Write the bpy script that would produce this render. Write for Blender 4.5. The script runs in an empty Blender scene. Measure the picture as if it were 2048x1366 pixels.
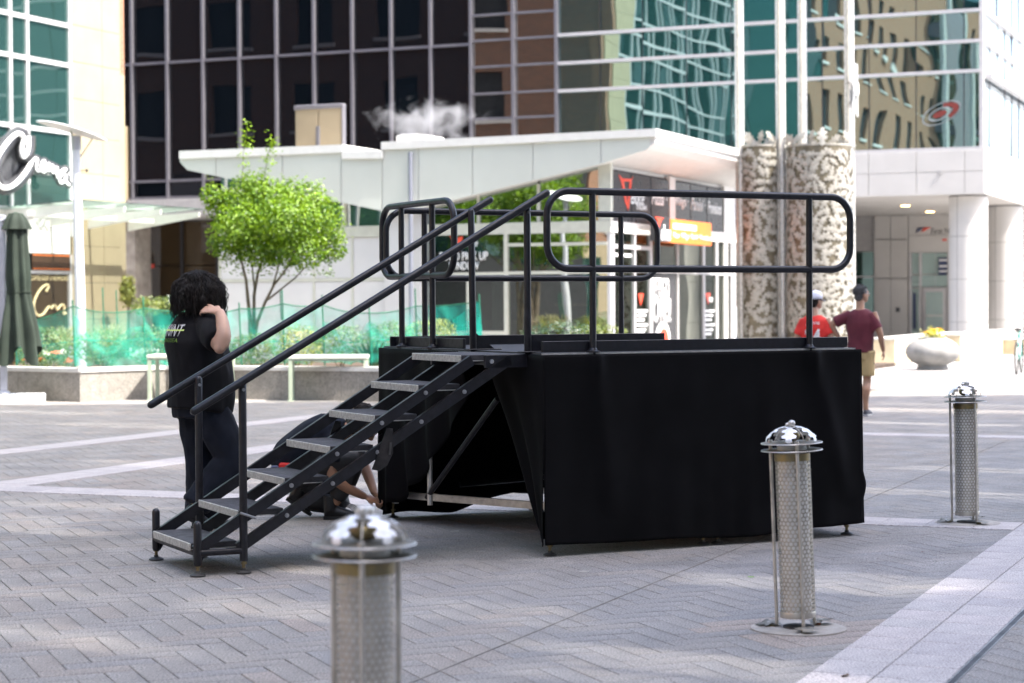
import bpy, bmesh, math, random
from mathutils import Vector, Matrix, noise
R = math.radians
rnd = random.Random(7)
SC = bpy.context.scene
COL = SC.collection

# ---------------------------------------------------------------- camera
FPX, CAMH, HOR, ROLL = 3982.0, 1.58, 606.0, R(0.3)
PITCH = math.atan((683 - HOR) / FPX)
fw = Vector((0, math.cos(PITCH), -math.sin(PITCH)))
up0 = Vector((0, math.sin(PITCH), math.cos(PITCH)))
rt = Vector((1, 0, 0)) * math.cos(ROLL) - up0 * math.sin(ROLL)
up = up0 * math.cos(ROLL) + Vector((1, 0, 0)) * math.sin(ROLL)
CAM = Vector((0, 0, CAMH))
cd = bpy.data.cameras.new('camera'); co = bpy.data.objects.new('camera', cd); COL.objects.link(co)
mw = Matrix((rt, up, -fw)).transposed().to_4x4(); mw.translation = CAM
co.matrix_world = mw
cd.sensor_width = 36.0; cd.lens = FPX / 2048 * 36.0
cd.clip_start = 0.1; cd.clip_end = 2000
cd.dof.use_dof = True; cd.dof.focus_distance = 12.6; cd.dof.aperture_fstop = 2.8
cd.dof.aperture_blades = 9
SC.camera = co

# ---------------------------------------------------------------- light
SUN_EL = R(58); SUN_AZ = Vector((0.88, -0.475, 0)).normalized()
SUN = Vector((SUN_AZ.x * math.cos(SUN_EL), SUN_AZ.y * math.cos(SUN_EL), math.sin(SUN_EL)))
w = bpy.data.worlds.new('World'); SC.world = w; w.use_nodes = True
nt = w.node_tree; bgn = nt.nodes['Background']
sky = nt.nodes.new('ShaderNodeTexSky'); sky.sky_type = 'NISHITA'; sky.sun_disc = False
sky.sun_elevation = SUN_EL; sky.sun_rotation = math.atan2(SUN_AZ.x, SUN_AZ.y)
sky.air_density = 0.8; sky.dust_density = 3.5; sky.ozone_density = 0.6
nt.links.new(sky.outputs[0], bgn.inputs[0]); bgn.inputs[1].default_value = 0.15
sl = bpy.data.lights.new('sun', 'SUN'); sl.energy = 2.6; sl.angle = R(0.53); sl.color = (1, 0.95, 0.88)
so = bpy.data.objects.new('sun', sl); COL.objects.link(so)
so.rotation_euler = (-SUN).to_track_quat('-Z', 'Y').to_euler(); so.location = (10, -10, 80)
SC.view_settings.view_transform = 'Standard'; SC.view_settings.look = 'None'
SC.view_settings.gamma = 1; SC.view_settings.use_curve_mapping = False
SC.view_settings.exposure = 2.5
SC.cycles.max_bounces = 8; SC.cycles.transparent_max_bounces = 12
SC.cycles.sample_clamp_indirect = 6
SC.cycles.volume_step_rate = 2.0

# ---------------------------------------------------------------- pixels to places
def ray(x, y): return fw + rt * ((x - 1024) / FPX) + up * ((683 - y) / FPX)
def G(x, y, z=0.0):
    d = ray(x, y); return CAM + d * ((z - CAMH) / d.z)
def DP(x, y, dep):
    d = ray(x, y); return CAM + d * (dep / d.y)
GA = R(67.3)
AX = Vector((math.sin(GA), -math.cos(GA), 0))     # street grid: local x
AY = Vector((math.cos(GA), math.sin(GA), 0))      # street grid: local y (away)
GROT = math.atan2(AX.y, AX.x)
def g2w(x, y, z=0.0): return AX * x + AY * y + Vector((0, 0, z))
def w2g(p): return Vector((p.dot(AX), p.dot(AY), p.z))
def onY(px, py, yg):          # photo pixel on the plane grid-y = yg -> (x, z)
    d = ray(px, py); t = (yg - CAM.dot(AY)) / d.dot(AY); p = CAM + d * t
    return p.dot(AX), p.z
def onX(px, py, xg):
    d = ray(px, py); t = (xg - CAM.dot(AX)) / d.dot(AX); p = CAM + d * t
    return p.dot(AY), p.z

# ---------------------------------------------------------------- materials
MATS = {}
def mat(name, col, rough=0.6, metal=0.0, var=0.12, vscale=6.0, bump=0.0, bscale=60.0, spec=0.5, col2=None,
        speck=0.0, sscale=250.0, coat=0.0, sheen=0.0, detail=4.0, rvar=0.1, tone=None):
    m = bpy.data.materials.new(name); m.use_nodes = True; MATS[name] = m
    n = m.node_tree.nodes; l = m.node_tree.links; b = n['Principled BSDF']
    b.inputs['Roughness'].default_value = rough; b.inputs['Metallic'].default_value = metal
    b.inputs['Specular IOR Level'].default_value = spec
    if coat: b.inputs['Coat Weight'].default_value = coat
    if sheen: b.inputs['Sheen Weight'].default_value = sheen; b.inputs['Sheen Roughness'].default_value = .5
    tc = n.new('ShaderNodeTexCoord')
    nz = n.new('ShaderNodeTexNoise'); nz.inputs['Scale'].default_value = vscale; nz.inputs['Detail'].default_value = detail
    l.new(tc.outputs['Object'], nz.inputs['Vector'])
    mx = n.new('ShaderNodeMix'); mx.data_type = 'RGBA'
    c2 = col2 if col2 else tuple(c * (1 - 2 * var) for c in col)
    c1 = col if col2 else tuple(min(1, c * (1 + var)) for c in col)
    mx.inputs[6].default_value = (*c1, 1); mx.inputs[7].default_value = (*c2, 1)
    mr = n.new('ShaderNodeMapRange'); mr.inputs[1].default_value = .3; mr.inputs[2].default_value = .7
    l.new(nz.outputs[0], mr.inputs[0]); l.new(mr.outputs[0], mx.inputs[0])
    out = mx.outputs[2]
    if tone:                       # per-piece tone stored on the mesh
        at = n.new('ShaderNodeAttribute'); at.attribute_name = 'tone'
        m2 = n.new('ShaderNodeMix'); m2.data_type = 'RGBA'; m2.blend_type = 'MULTIPLY'; m2.inputs[0].default_value = 1
        rp = n.new('ShaderNodeValToRGB'); cr = rp.color_ramp
        while len(cr.elements) < len(tone): cr.elements.new(.5)
        for i, c in enumerate(tone):
            cr.elements[i].position = i / (len(tone) - 1); cr.elements[i].color = (*c, 1)
        l.new(at.outputs['Fac'], rp.inputs[0]); l.new(out, m2.inputs[6]); l.new(rp.outputs[0], m2.inputs[7]); out = m2.outputs[2]
    if speck:
        ns = n.new('ShaderNodeTexNoise'); ns.inputs['Scale'].default_value = sscale; ns.inputs['Detail'].default_value = 2
        l.new(tc.outputs['Object'], ns.inputs['Vector'])
        ms = n.new('ShaderNodeMapRange'); ms.inputs[1].default_value = .32; ms.inputs[2].default_value = .68
        ms.inputs[3].default_value = 1 - speck; ms.inputs[4].default_value = 1 + speck
        l.new(ns.outputs[0], ms.inputs[0])
        m3 = n.new('ShaderNodeVectorMath'); m3.operation = 'SCALE'; l.new(out, m3.inputs[0]); l.new(ms.outputs[0], m3.inputs['Scale']); out = m3.outputs[0]
    l.new(out, b.inputs['Base Color'])
    if rvar:
        rr = n.new('ShaderNodeMapRange'); rr.inputs[3].default_value = max(0.02, rough - rvar); rr.inputs[4].default_value = min(1, rough + rvar)
        l.new(nz.outputs[0], rr.inputs[0]); l.new(rr.outputs[0], b.inputs['Roughness'])
    if bump:
        nb = n.new('ShaderNodeTexNoise'); nb.inputs['Scale'].default_value = bscale; nb.inputs['Detail'].default_value = 3
        l.new(tc.outputs['Object'], nb.inputs['Vector'])
        bp = n.new('ShaderNodeBump'); bp.inputs['Strength'].default_value = bump; bp.inputs['Distance'].default_value = .01
        l.new(nb.outputs[0], bp.inputs['Height']); l.new(bp.outputs[0], b.inputs['Normal'])
    return m

def glass(name, tint, body, refl, rough=0.0, wave=0.05, wscale=.5, through=0.0, tcol=(.62, .78, .72)):
    """facade glass: mirror share `refl`, body colour, and a see-through share"""
    m = bpy.data.materials.new(name); m.use_nodes = True; MATS[name] = m
    n = m.node_tree.nodes; l = m.node_tree.links; n.remove(n['Principled BSDF']); o = n['Material Output']
    gl = n.new('ShaderNodeBsdfGlossy'); gl.inputs['Color'].default_value = (*tint, 1); gl.inputs['Roughness'].default_value = rough
    df = n.new('ShaderNodeBsdfDiffuse'); df.inputs['Color'].default_value = (*body, 1)
    tc = n.new('ShaderNodeTexCoord'); nz = n.new('ShaderNodeTexNoise'); nz.inputs['Scale'].default_value = wscale; nz.inputs['Detail'].default_value = 1
    l.new(tc.outputs['Object'], nz.inputs['Vector'])
    bp = n.new('ShaderNodeBump'); bp.inputs['Strength'].default_value = wave; bp.inputs['Distance'].default_value = .2
    l.new(nz.outputs[0], bp.inputs['Height']); l.new(bp.outputs[0], gl.inputs['Normal'])
    base = df
    if through:
        tr = n.new('ShaderNodeBsdfTransparent'); tr.inputs['Color'].default_value = (*tcol, 1)
        mt = n.new('ShaderNodeMixShader'); mt.inputs[0].default_value = through
        l.new(df.outputs[0], mt.inputs[1]); l.new(tr.outputs[0], mt.inputs[2]); base = mt
    mx = n.new('ShaderNodeMixShader')
    lw = n.new('ShaderNodeFresnel'); lw.inputs[0].default_value = 1.5
    ad = n.new('ShaderNodeMath'); ad.operation = 'ADD'; ad.use_clamp = True; ad.inputs[1].default_value = max(0.0, refl - .04)
    l.new(lw.outputs[0], ad.inputs[0]); l.new(ad.outputs[0], mx.inputs[0])
    l.new(base.outputs[0], mx.inputs[1]); l.new(gl.outputs[0], mx.inputs[2]); l.new(mx.outputs[0], o.inputs['Surface'])
    return m

def thin(name, col, alpha, trans=.5):
    """thin cloth, leaf or net: diffuse + translucent, partly see-through"""
    m = bpy.data.materials.new(name); m.use_nodes = True; MATS[name] = m
    n = m.node_tree.nodes; l = m.node_tree.links; n.remove(n['Principled BSDF']); o = n['Material Output']
    tc = n.new('ShaderNodeTexCoord'); nz = n.new('ShaderNodeTexNoise'); nz.inputs['Scale'].default_value = 3; nz.inputs['Detail'].default_value = 5
    l.new(tc.outputs['Object'], nz.inputs['Vector'])
    mx = n.new('ShaderNodeMix'); mx.data_type = 'RGBA'
    mx.inputs[6].default_value = (*[c * .65 for c in col], 1); mx.inputs[7].default_value = (*[min(1, c * 1.35) for c in col], 1)
    l.new(nz.outputs[0], mx.inputs[0]); c = mx.outputs[2]
    at = n.new('ShaderNodeAttribute'); at.attribute_name = 'tone'
    d = n.new('ShaderNodeBsdfDiffuse'); t = n.new('ShaderNodeBsdfTranslucent')
    l.new(c, d.inputs[0]); l.new(c, t.inputs[0])
    s = n.new('ShaderNodeMixShader'); s.inputs[0].default_value = trans; l.new(d.outputs[0], s.inputs[1]); l.new(t.outputs[0], s.inputs[2])
    res = s
    if alpha < 1:
        tr = n.new('ShaderNodeBsdfTransparent'); s2 = n.new('ShaderNodeMixShader')
        mr = n.new('ShaderNodeMapRange'); mr.inputs[1].default_value = .3; mr.inputs[2].default_value = .7
        mr.inputs[3].default_value = alpha - .12; mr.inputs[4].default_value = min(1, alpha + .12)
        l.new(nz.outputs[0], mr.inputs[0]); l.new(mr.outputs[0], s2.inputs[0])
        l.new(tr.outputs[0], s2.inputs[1]); l.new(s.outputs[0], s2.inputs[2]); res = s2
    l.new(res.outputs[0], o.inputs['Surface'])
    return m

def leafmat(name, c1, c2, trans=.45, rough=.45, gloss=.06):
    m = bpy.data.materials.new(name); m.use_nodes = True; MATS[name] = m
    n = m.node_tree.nodes; l = m.node_tree.links; n.remove(n['Principled BSDF']); o = n['Material Output']
    at = n.new('ShaderNodeAttribute'); at.attribute_name = 'tone'
    mx = n.new('ShaderNodeMix'); mx.data_type = 'RGBA'; mx.inputs[6].default_value = (*c1, 1); mx.inputs[7].default_value = (*c2, 1)
    l.new(at.outputs['Fac'], mx.inputs[0]); c = mx.outputs[2]
    d = n.new('ShaderNodeBsdfDiffuse'); t = n.new('ShaderNodeBsdfTranslucent'); g = n.new('ShaderNodeBsdfGlossy'); g.inputs['Roughness'].default_value = rough
    l.new(c, d.inputs[0])
    br = n.new('ShaderNodeVectorMath'); br.operation = 'MULTIPLY'; br.inputs[1].default_value = (1.25, 1.15, .55); l.new(c, br.inputs[0]); l.new(br.outputs[0], t.inputs[0])
    s = n.new('ShaderNodeMixShader'); s.inputs[0].default_value = trans; l.new(d.outputs[0], s.inputs[1]); l.new(t.outputs[0], s.inputs[2])
    s2 = n.new('ShaderNodeMixShader'); s2.inputs[0].default_value = gloss; l.new(s.outputs[0], s2.inputs[1]); l.new(g.outputs[0], s2.inputs[2])
    l.new(s2.outputs[0], o.inputs['Surface'])
    return m

def brickmat(name, c1, c2, mortar, scale=1.0, bw=.22, bh=.075):
    m = mat(name, c1, .85, var=.1); n = m.node_tree.nodes; l = m.node_tree.links; b = n['Principled BSDF']
    tc = n.new('ShaderNodeTexCoord'); sp = n.new('ShaderNodeSeparateXYZ'); l.new(tc.outputs['Object'], sp.inputs[0])
    ad = n.new('ShaderNodeMath'); l.new(sp.outputs[0], ad.inputs[0]); l.new(sp.outputs[1], ad.inputs[1])
    cb = n.new('ShaderNodeCombineXYZ'); l.new(ad.outputs[0], cb.inputs[0]); l.new(sp.outputs[2], cb.inputs[1])
    br = n.new('ShaderNodeTexBrick'); br.inputs['Scale'].default_value = scale
    br.inputs['Brick Width'].default_value = bw; br.inputs['Row Height'].default_value = bh; br.inputs['Mortar Size'].default_value = .008
    br.inputs['Color1'].default_value = (*c1, 1); br.inputs['Color2'].default_value = (*c2, 1); br.inputs['Mortar'].default_value = (*mortar, 1)
    l.new(cb.outputs[0], br.inputs['Vector']); l.new(br.outputs[0], b.inputs['Base Color'])
    return m

# ---------------------------------------------------------------- mesh building
def frame(d, ref=None):
    d = d.normalized()
    r = Vector(ref) if ref is not None else (Vector((0, 0, 1)) if abs(d.z) < .95 else Vector((1, 0, 0)))
    a = r.cross(d)
    if a.length < 1e-5: a = Vector((1, 0, 0)).cross(d)
    a.normalize(); return a, d.cross(a).normalized()

ORG = {}
def org_of(p):
    while p is not None:
        if p.name in ORG: return ORG[p.name]
        p = p.parent
    return None
class MB:
    def __init__(s): s.v = []; s.f = []; s.t = []; s.tone = 0.0
    def add(s, vs, fs):
        o = len(s.v); s.v += [Vector(v) for v in vs]
        for f in fs: s.f.append([i + o for i in f]); s.t.append(s.tone)
        return s
    def box(s, x0, x1, y0, y1, z0, z1):
        vs = [(x, y, z) for z in (z0, z1) for y in (y0, y1) for x in (x0, x1)]
        return s.add(vs, [(0, 2, 3, 1), (4, 5, 7, 6), (0, 1, 5, 4), (2, 6, 7, 3), (0, 4, 6, 2), (1, 3, 7, 5)])
    def cbox(s, x0, x1, y0, y1, z0, z1, c=.004):       # box with chamfered top and upright edges
        c = min(c, (x1 - x0) * .3, (y1 - y0) * .3, (z1 - z0) * .3)
        def ring(x0, x1, y0, y1, z, k): return [(x0 + k, y0, z), (x1 - k, y0, z), (x1, y0 + k, z), (x1, y1 - k, z), (x1 - k, y1, z), (x0 + k, y1, z), (x0, y1 - k, z), (x0, y0 + k, z)]
        r0 = ring(x0, x1, y0, y1, z0, c); r1 = ring(x0, x1, y0, y1, z1 - c, c); r2 = ring(x0 + c, x1 - c, y0 + c, y1 - c, z1, c * .5)
        fs = [list(range(7, -1, -1)), list(range(16, 24))]
        for b in (0, 8): fs += [(b + i, b + (i + 1) % 8, b + 8 + (i + 1) % 8, b + 8 + i) for i in range(8)]
        return s.add(r0 + r1 + r2, fs)
    def bar(s, p, q, wa, wb, ref=None, ext=0.0):       # square bar from p to q
        p, q = Vector(p), Vector(q); d = (q - p).normalized(); p = p - d * ext; q = q + d * ext
        a, b = frame(q - p, ref); a = a * wa / 2; b = b * wb / 2
        vs = [p - a - b, p + a - b, p + a + b, p - a + b, q - a - b, q + a - b, q + a + b, q - a + b]
        return s.add(vs, [(3, 2, 1, 0), (4, 5, 6, 7), (0, 1, 5, 4), (1, 2, 6, 5), (2, 3, 7, 6), (3, 0, 4, 7)])
    def tube(s, pts, r, seg=10, cap=True, closed=False, ref=None, round_end=False):
        pts = [Vector(p) for p in pts]; n = len(pts)
        rs = list(r) if isinstance(r, (list, tuple)) else [r] * n
        if round_end and not closed:
            d0 = (pts[0] - pts[1]).normalized(); d1 = (pts[-1] - pts[-2]).normalized()
            pts = [pts[0] + d0 * rs[0] * .9, pts[0] + d0 * rs[0] * .55] + pts + [pts[-1] + d1 * rs[-1] * .55, pts[-1] + d1 * rs[-1] * .9]
            rs = [rs[0] * .35, rs[0] * .8] + rs + [rs[-1] * .8, rs[-1] * .35]; n += 4
        vs = []; a0 = None
        for i, p in enumerate(pts):
            d = (pts[(i + 1) % n] - pts[i - 1]) if closed else (pts[min(i + 1, n - 1)] - pts[max(i - 1, 0)])
            if d.length < 1e-9: d = Vector((0, 0, 1))
            d.normalize()
            if a0 is None: a, b = frame(d, ref)
            else:
                a = a0 - d * a0.dot(d)
                if a.length < 1e-6: a, b = frame(d)
                a.normalize(); b = d.cross(a)
            a0 = a; rr = rs[i]; ra, rb = rr if isinstance(rr, (tuple, list)) else (rr, rr)
            for k in range(seg):
                t = 2 * math.pi * k / seg; vs.append(p + a * (math.cos(t) * ra) + b * (math.sin(t) * rb))
        fs = []
        for i in range(n if closed else n - 1):
            j = (i + 1) % n
            fs += [(i * seg + k, i * seg + (k + 1) % seg, j * seg + (k + 1) % seg, j * seg + k) for k in range(seg)]
        if cap and not closed: fs += [list(range(seg - 1, -1, -1)), list(range((n - 1) * seg, n * seg))]
        return s.add(vs, fs)
    def lathe(s, prof, c=(0, 0, 0), seg=24):           # profile of (radius, z)
        c = Vector(c); vs = []; fs = []; n = len(prof)
        for r, z in prof:
            for k in range(seg):
                t = 2 * math.pi * k / seg; vs.append(c + Vector((math.cos(t) * r, math.sin(t) * r, z)))
        for i in range(n - 1):
            fs += [(i * seg + k, i * seg + (k + 1) % seg, (i + 1) * seg + (k + 1) % seg, (i + 1) * seg + k) for k in range(seg)]
        if prof[0][0] > 1e-4: fs.append(list(range(seg - 1, -1, -1)))
        if prof[-1][0] > 1e-4: fs.append(list(range((n - 1) * seg, n * seg)))
        return s.add(vs, fs)
    def prism(s, outline, ex):                         # outline: 3-D points of a flat polygon, ex: extrusion vector
        o = [Vector(p) for p in outline]; ex = Vector(ex); n = len(o)
        nrm = Vector((0, 0, 0))
        for i in range(n): nrm += o[i].cross(o[(i + 1) % n])
        if nrm.dot(ex) > 0: o.reverse()
        return s.add(o + [p + ex for p in o], [list(range(n)), list(range(2 * n - 1, n - 1, -1))] + [(i, n + i, n + (i + 1) % n, (i + 1) % n)[::1] for i in range(n)])
    def ball(s, c, r, seg=12, rings=8):
        c = Vector(c); r = r if isinstance(r, (tuple, list)) else (r, r, r); vs = []; fs = []
        for i in range(rings + 1):
            ph = math.pi * i / rings
            for k in range(seg):
                t = 2 * math.pi * k / seg
                vs.append(c + Vector((r[0] * math.sin(ph) * math.cos(t), r[1] * math.sin(ph) * math.sin(t), -r[2] * math.cos(ph))))
        for i in range(rings):
            fs += [(i * seg + k, i * seg + (k + 1) % seg, (i + 1) * seg + (k + 1) % seg, (i + 1) * seg + k) for k in range(seg)]
        return s.add(vs, fs)
    def grid(s, fn, nu, nv):                           # sheet from fn(u, v), u, v in 0..1
        vs = [fn(i / nu, j / nv) for j in range(nv + 1) for i in range(nu + 1)]
        return s.add(vs, [(j * (nu + 1) + i, j * (nu + 1) + i + 1, (j + 1) * (nu + 1) + i + 1, (j + 1) * (nu + 1) + i) for j in range(nv) for i in range(nu)])
    def mesh(s, name, m=None, smooth=False, org=None, tones=False):
        me = bpy.data.meshes.new(name)
        vs = [v - org for v in s.v] if org is not None else s.v
        me.from_pydata([tuple(v) for v in vs], [], s.f); me.update()
        if m is not None: me.materials.append(MATS[m] if isinstance(m, str) else m)
        if smooth: me.polygons.foreach_set('use_smooth', [True] * len(me.polygons))
        if tones:
            at = me.attributes.new('tone', 'FLOAT', 'FACE'); at.data.foreach_set('value', s.t)
        return me
    def build(s, name, m, parent=None, smooth=False, tones=False, sharp=None, label=None):
        me = s.mesh(name, m, smooth, org_of(parent), tones)
        if smooth and sharp is None: sharp = 40
        if smooth and sharp: me.set_sharp_from_angle(angle=R(sharp))
        o = bpy.data.objects.new(name, me); COL.objects.link(o)
        if parent: o.parent = parent
        if label: o['label'] = label
        return o
def link(name, me, parent=None, loc=None, rot=None):
    o = bpy.data.objects.new(name, me); COL.objects.link(o)
    if parent: o.parent = parent
    if loc is not None: o.location = loc
    if rot is not None: o.rotation_euler = rot
    return o
def tag(o, label, cat, group=None, kind=None):
    if label: o['label'] = label
    if cat: o['category'] = cat
    if group: o['group'] = group
    if kind: o['kind'] = kind
    return o
def thing(name, label, cat, loc=(0, 0, 0), rotz=0.0, group=None):
    o = bpy.data.objects.new(name, None); COL.objects.link(o)
    o.location = loc; o.rotation_euler = (0, 0, rotz); o.empty_display_size = .3
    return tag(o, label, cat, group)
def gthing(name, label, cat, gx, gy, group=None):      # thing in the street grid; its parts are given in grid coordinates
    o = thing(name, label, cat, g2w(gx, gy), GROT, group); ORG[o.name] = Vector((gx, gy, 0)); return o
def struct(o): o['kind'] = 'structure'; return o
def copy_tree(o, parent=None):
    c = o.copy(); COL.objects.link(c); c.parent = parent
    for ch in list(o.children): copy_tree(ch, c)
    return c
def text(name, s, mtx, m, parent, w=None, h=None, extrude=.004, shear=0.0, bold=0.0, spacing=1.0):
    """lettering as a mesh; mtx maps text x, y, z (towards the reader) to parent coordinates; w, h = box to fill"""
    cu = bpy.data.curves.new(name, 'FONT'); cu.body = s; cu.shear = shear; cu.offset = bold; cu.space_character = spacing
    cu.align_x = 'CENTER'; cu.align_y = 'CENTER'; cu.resolution_u = 3
    o = bpy.data.objects.new(name, cu); COL.objects.link(o)
    me = bpy.data.meshes.new_from_object(o.evaluated_get(bpy.context.evaluated_depsgraph_get()))
    bpy.data.objects.remove(o); bpy.data.curves.remove(cu)
    xs = [v.co.x for v in me.vertices]; ys = [v.co.y for v in me.vertices]
    bw, bh = max(xs) - min(xs), max(ys) - min(ys); cx, cy = (max(xs) + min(xs)) / 2, (max(ys) + min(ys)) / 2
    sx = w / bw if w else h / bh; sy = h / bh if h else sx
    b = bmesh.new(); b.from_mesh(me)
    ret = bmesh.ops.extrude_face_region(b, geom=b.faces[:])
    for v in ret['geom']:
        if isinstance(v, bmesh.types.BMVert): v.co.z += 1.0
    for v in b.verts: v.co = mtx @ Vector(((v.co.x - cx) * sx, (v.co.y - cy) * sy, extrude if v.co.z > .5 else 0))
    og = org_of(parent)
    if og is not None:
        for v in b.verts: v.co -= og
    bmesh.ops.recalc_face_normals(b, faces=b.faces[:])
    b.to_mesh(me); b.free(); me.name = name; me.materials.clear(); me.materials.append(MATS[m])
    return link(name, me, parent)
def mtxY(x, y, z): return Matrix(((1, 0, 0, x), (0, 0, -1, y), (0, 1, 0, z), (0, 0, 0, 1)))   # on a face looking to -y
def mtxX(x, y, z): return Matrix(((0, 0, 1, x), (1, 0, 0, y), (0, 1, 0, z), (0, 0, 0, 1)))    # on a face looking to +x

def organic(mb, voxel, smooth=4, wr=0.0, wscale=8.0, seed=0, fac=.5):
    """melt overlapping closed volumes into one continuous skin"""
    me = mb.mesh('tmp'); o = bpy.data.objects.new('tmp', me); COL.objects.link(o)
    md = o.modifiers.new('r', 'REMESH'); md.mode = 'VOXEL'; md.voxel_size = voxel
    ms = o.modifiers.new('s', 'SMOOTH'); ms.iterations = smooth; ms.factor = fac
    r = bpy.data.meshes.new_from_object(o.evaluated_get(bpy.context.evaluated_depsgraph_get()))
    bpy.data.objects.remove(o); bpy.data.meshes.remove(me)
    if wr:
        for v in r.vertices:
            p = v.co; q = Vector((p.x * wscale + seed, p.y * wscale, p.z * wscale * .55 + seed))
            k = noise.noise(q) + .5 * noise.noise(q * 2.3)
            k2 = 1 - abs(noise.noise(q * .8 + Vector((7, 3, 1)))) * 2
            v.co = p + v.normal * wr * (k + .6 * k2 - .3)
    r.polygons.foreach_set('use_smooth', [True] * len(r.polygons))
    return r
SC.cycles.use_denoising = True
# ---------------------------------------------------------------- material set
PT = [(.80, .82, .88), (.92, .94, .98), (1.0, 1.0, 1.02), (1.04, 1.02, 1.0), (1.10, 1.03, .98), (1.18, 1.06, 1.0)]
mat('paver', (.232, .217, .200), .85, var=.12, vscale=2.2, speck=.5, sscale=95, bump=.25, bscale=170, tone=PT, detail=6)
mat('joint', (.165, .15, .13), .95, var=.2)
mat('plaza_far', (.29, .28, .27), .8, var=.12, vscale=.9, speck=.1, sscale=30)
mat('granite_pink', (.40, .365, .35), .8, var=.07, vscale=5, speck=.42, sscale=100, bump=.15, bscale=150, tone=[(.9, .9, .92), (1, 1, 1), (1.08, 1.05, 1.05)])
mat('granite_wall', (.27, .25, .22), .7, var=.10, vscale=8, speck=.35, sscale=55, bump=.1)
mat('granite_cap', (.58, .56, .53), .7, var=.06, speck=.12, sscale=60)
mat('steel_black', (.0085, .0085, .012), .38, .0, var=.3, vscale=25, bump=.05, bscale=90, spec=.42, rvar=.14)
mat('steel_worn', (.020, .017, .017), .45, .2, var=.5, vscale=18, bump=.08, bscale=60)
mat('tread_top', (.045, .043, .047), .7, var=.25, vscale=14, bump=.3, bscale=300, speck=.15)
mat('tread_edge', (.46, .45, .41), .6, .1, var=.12, vscale=40, col2=(.30, .29, .27), rvar=.1, speck=.2, sscale=90)
mat('bolt', (.42, .42, .43), .35, .9, var=.2)
mat('brass', (.20, .155, .08), .5, .8, var=.2)
mat('alu', (.62, .60, .57), .42, .8, var=.1, vscale=20)
mat('deck_top', (.035, .034, .037), .7, var=.25, bump=.2, bscale=200)
mat('cloth_black', (.0022, .0020, .0027), .8, var=.2, vscale=3, spec=.12, bump=.12, bscale=14)
mat('nickel', (.56, .52, .46), .46, .85, var=.16, vscale=14, rvar=.12, bump=.03, bscale=60)
mat('nickel_bright', (.62, .59, .55), .42, .8, var=.12, vscale=30, rvar=.08, bump=.05, bscale=40)
mat('leaf_plate', (.84, .83, .83), .5, .45, var=.15, vscale=30, rvar=.1)
mat('bronze', (.30, .23, .10), .42, .85, var=.25, vscale=25, col2=(.20, .17, .11))
mat('ring_metal', (.26, .24, .20), .5, .75, var=.15, vscale=12)
mat('sleeve_metal', (.50, .455, .38), .42, .8, var=.15, vscale=9)
mat('diffuser', (.82, .80, .77), .5, var=.05, vscale=4)
mat('concrete', (.34, .31, .275), .85, var=.1, vscale=14, speck=.12, bump=.1)
mat('rust', (.16, .05, .02), .8, var=.3)
mat('iron', (.075, .072, .07), .55, .6, var=.25)

# ---------------------------------------------------------------- ground
gb = MB(); gb.add([(-400, -300, -.02), (400, -300, -.02), (400, 600, -.02), (-400, 600, -.02)], [(0, 1, 2, 3)])
ground = struct(gb.build('ground', 'plaza_far'))
pb = MB()
pb.add([(-3.2, 5.2, -.010), (3.2, 5.2, -.010), (11.5, 36, -.010), (-11.5, 36, -.010)], [(0, 1, 2, 3)])
paving = struct(pb.build('plaza_paving', 'joint'))

PW = .134; PL = PW * 3; PA = R(67.3 - 45); GAP = .0024
def paver_mb(tone, L, W, h=.012):
    m = MB(); m.tone = tone; c = .0035
    l, w_ = L / 2 - GAP / 2, W / 2 - GAP / 2
    o = [(-l, -w_), (l, -w_), (l, w_), (-l, w_)]; i = [(-l + c, -w_ + c), (l - c, -w_ + c), (l - c, w_ - c), (-l + c, w_ - c)]
    vs = [(x, y, -h) for x, y in o] + [(x, y, -c * .7) for x, y in o] + [(x, y, 0) for x, y in i]
    m.add(vs, [(0, 1, 5, 4), (1, 2, 6, 5), (2, 3, 7, 6), (3, 0, 4, 7), (4, 5, 9, 8), (5, 6, 10, 9), (6, 7, 11, 10), (7, 4, 8, 11), (8, 9, 10, 11)])
    return m
# granite bands: (axis it runs along, centre, half width, from, to, rows)
bx0, bx1, bx2 = w2g(G(1590, 1366)).x, w2g(G(1735, 1366)).x, w2g(G(1893, 1366)).x
BANDS = [('y', (bx0 + bx1) / 2, (bx1 - bx0) / 2, 5.5, 40), ('y', (bx1 + bx2) / 2, (bx2 - bx1) / 2, 5.5, 40),
         ('x', w2g(G(1850, 1046)).y, .24, w2g(G(60, 962)).x, bx0 - .004),
         ('x', w2g(G(1880, 871)).y, .22, -6.0, 5.0),
         ('y', w2g(G(180, 884)).x, .22, 15, 33), ('y', w2g(G(180, 946)).x, .24, 13.9, 33)]
def in_band(p, mrg):
    q = w2g(p)
    for ax, c, hw, a, b in BANDS:
        u, v = (q.x, q.y) if ax == 'y' else (q.y, q.x)
        if abs(u - c) < hw - mrg and a < v < b: return True
    return False
ca, sa = math.cos(PA), math.sin(PA)
cells = []
for i in range(-40, 300):
    for j in range(-170, 280):
        c = (i - j) % 6
        if c == 0: ctr, hor = ((i + 1.5) * PW, (j + .5) * PW), True
        elif c == 3: ctr, hor = ((i + .5) * PW, (j - .5) * PW), False
        else: continue
        x = ca * ctr[0] - sa * ctr[1]; y = sa * ctr[0] + ca * ctr[1]
        if not (5.4 < y < 35.4 and abs(x) < .268 * y + 1.3): continue
        if in_band(Vector((x, y, 0)), .17): continue
        cells.append((x, y, hor))
BL2 = G(1597, 1257)
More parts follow.
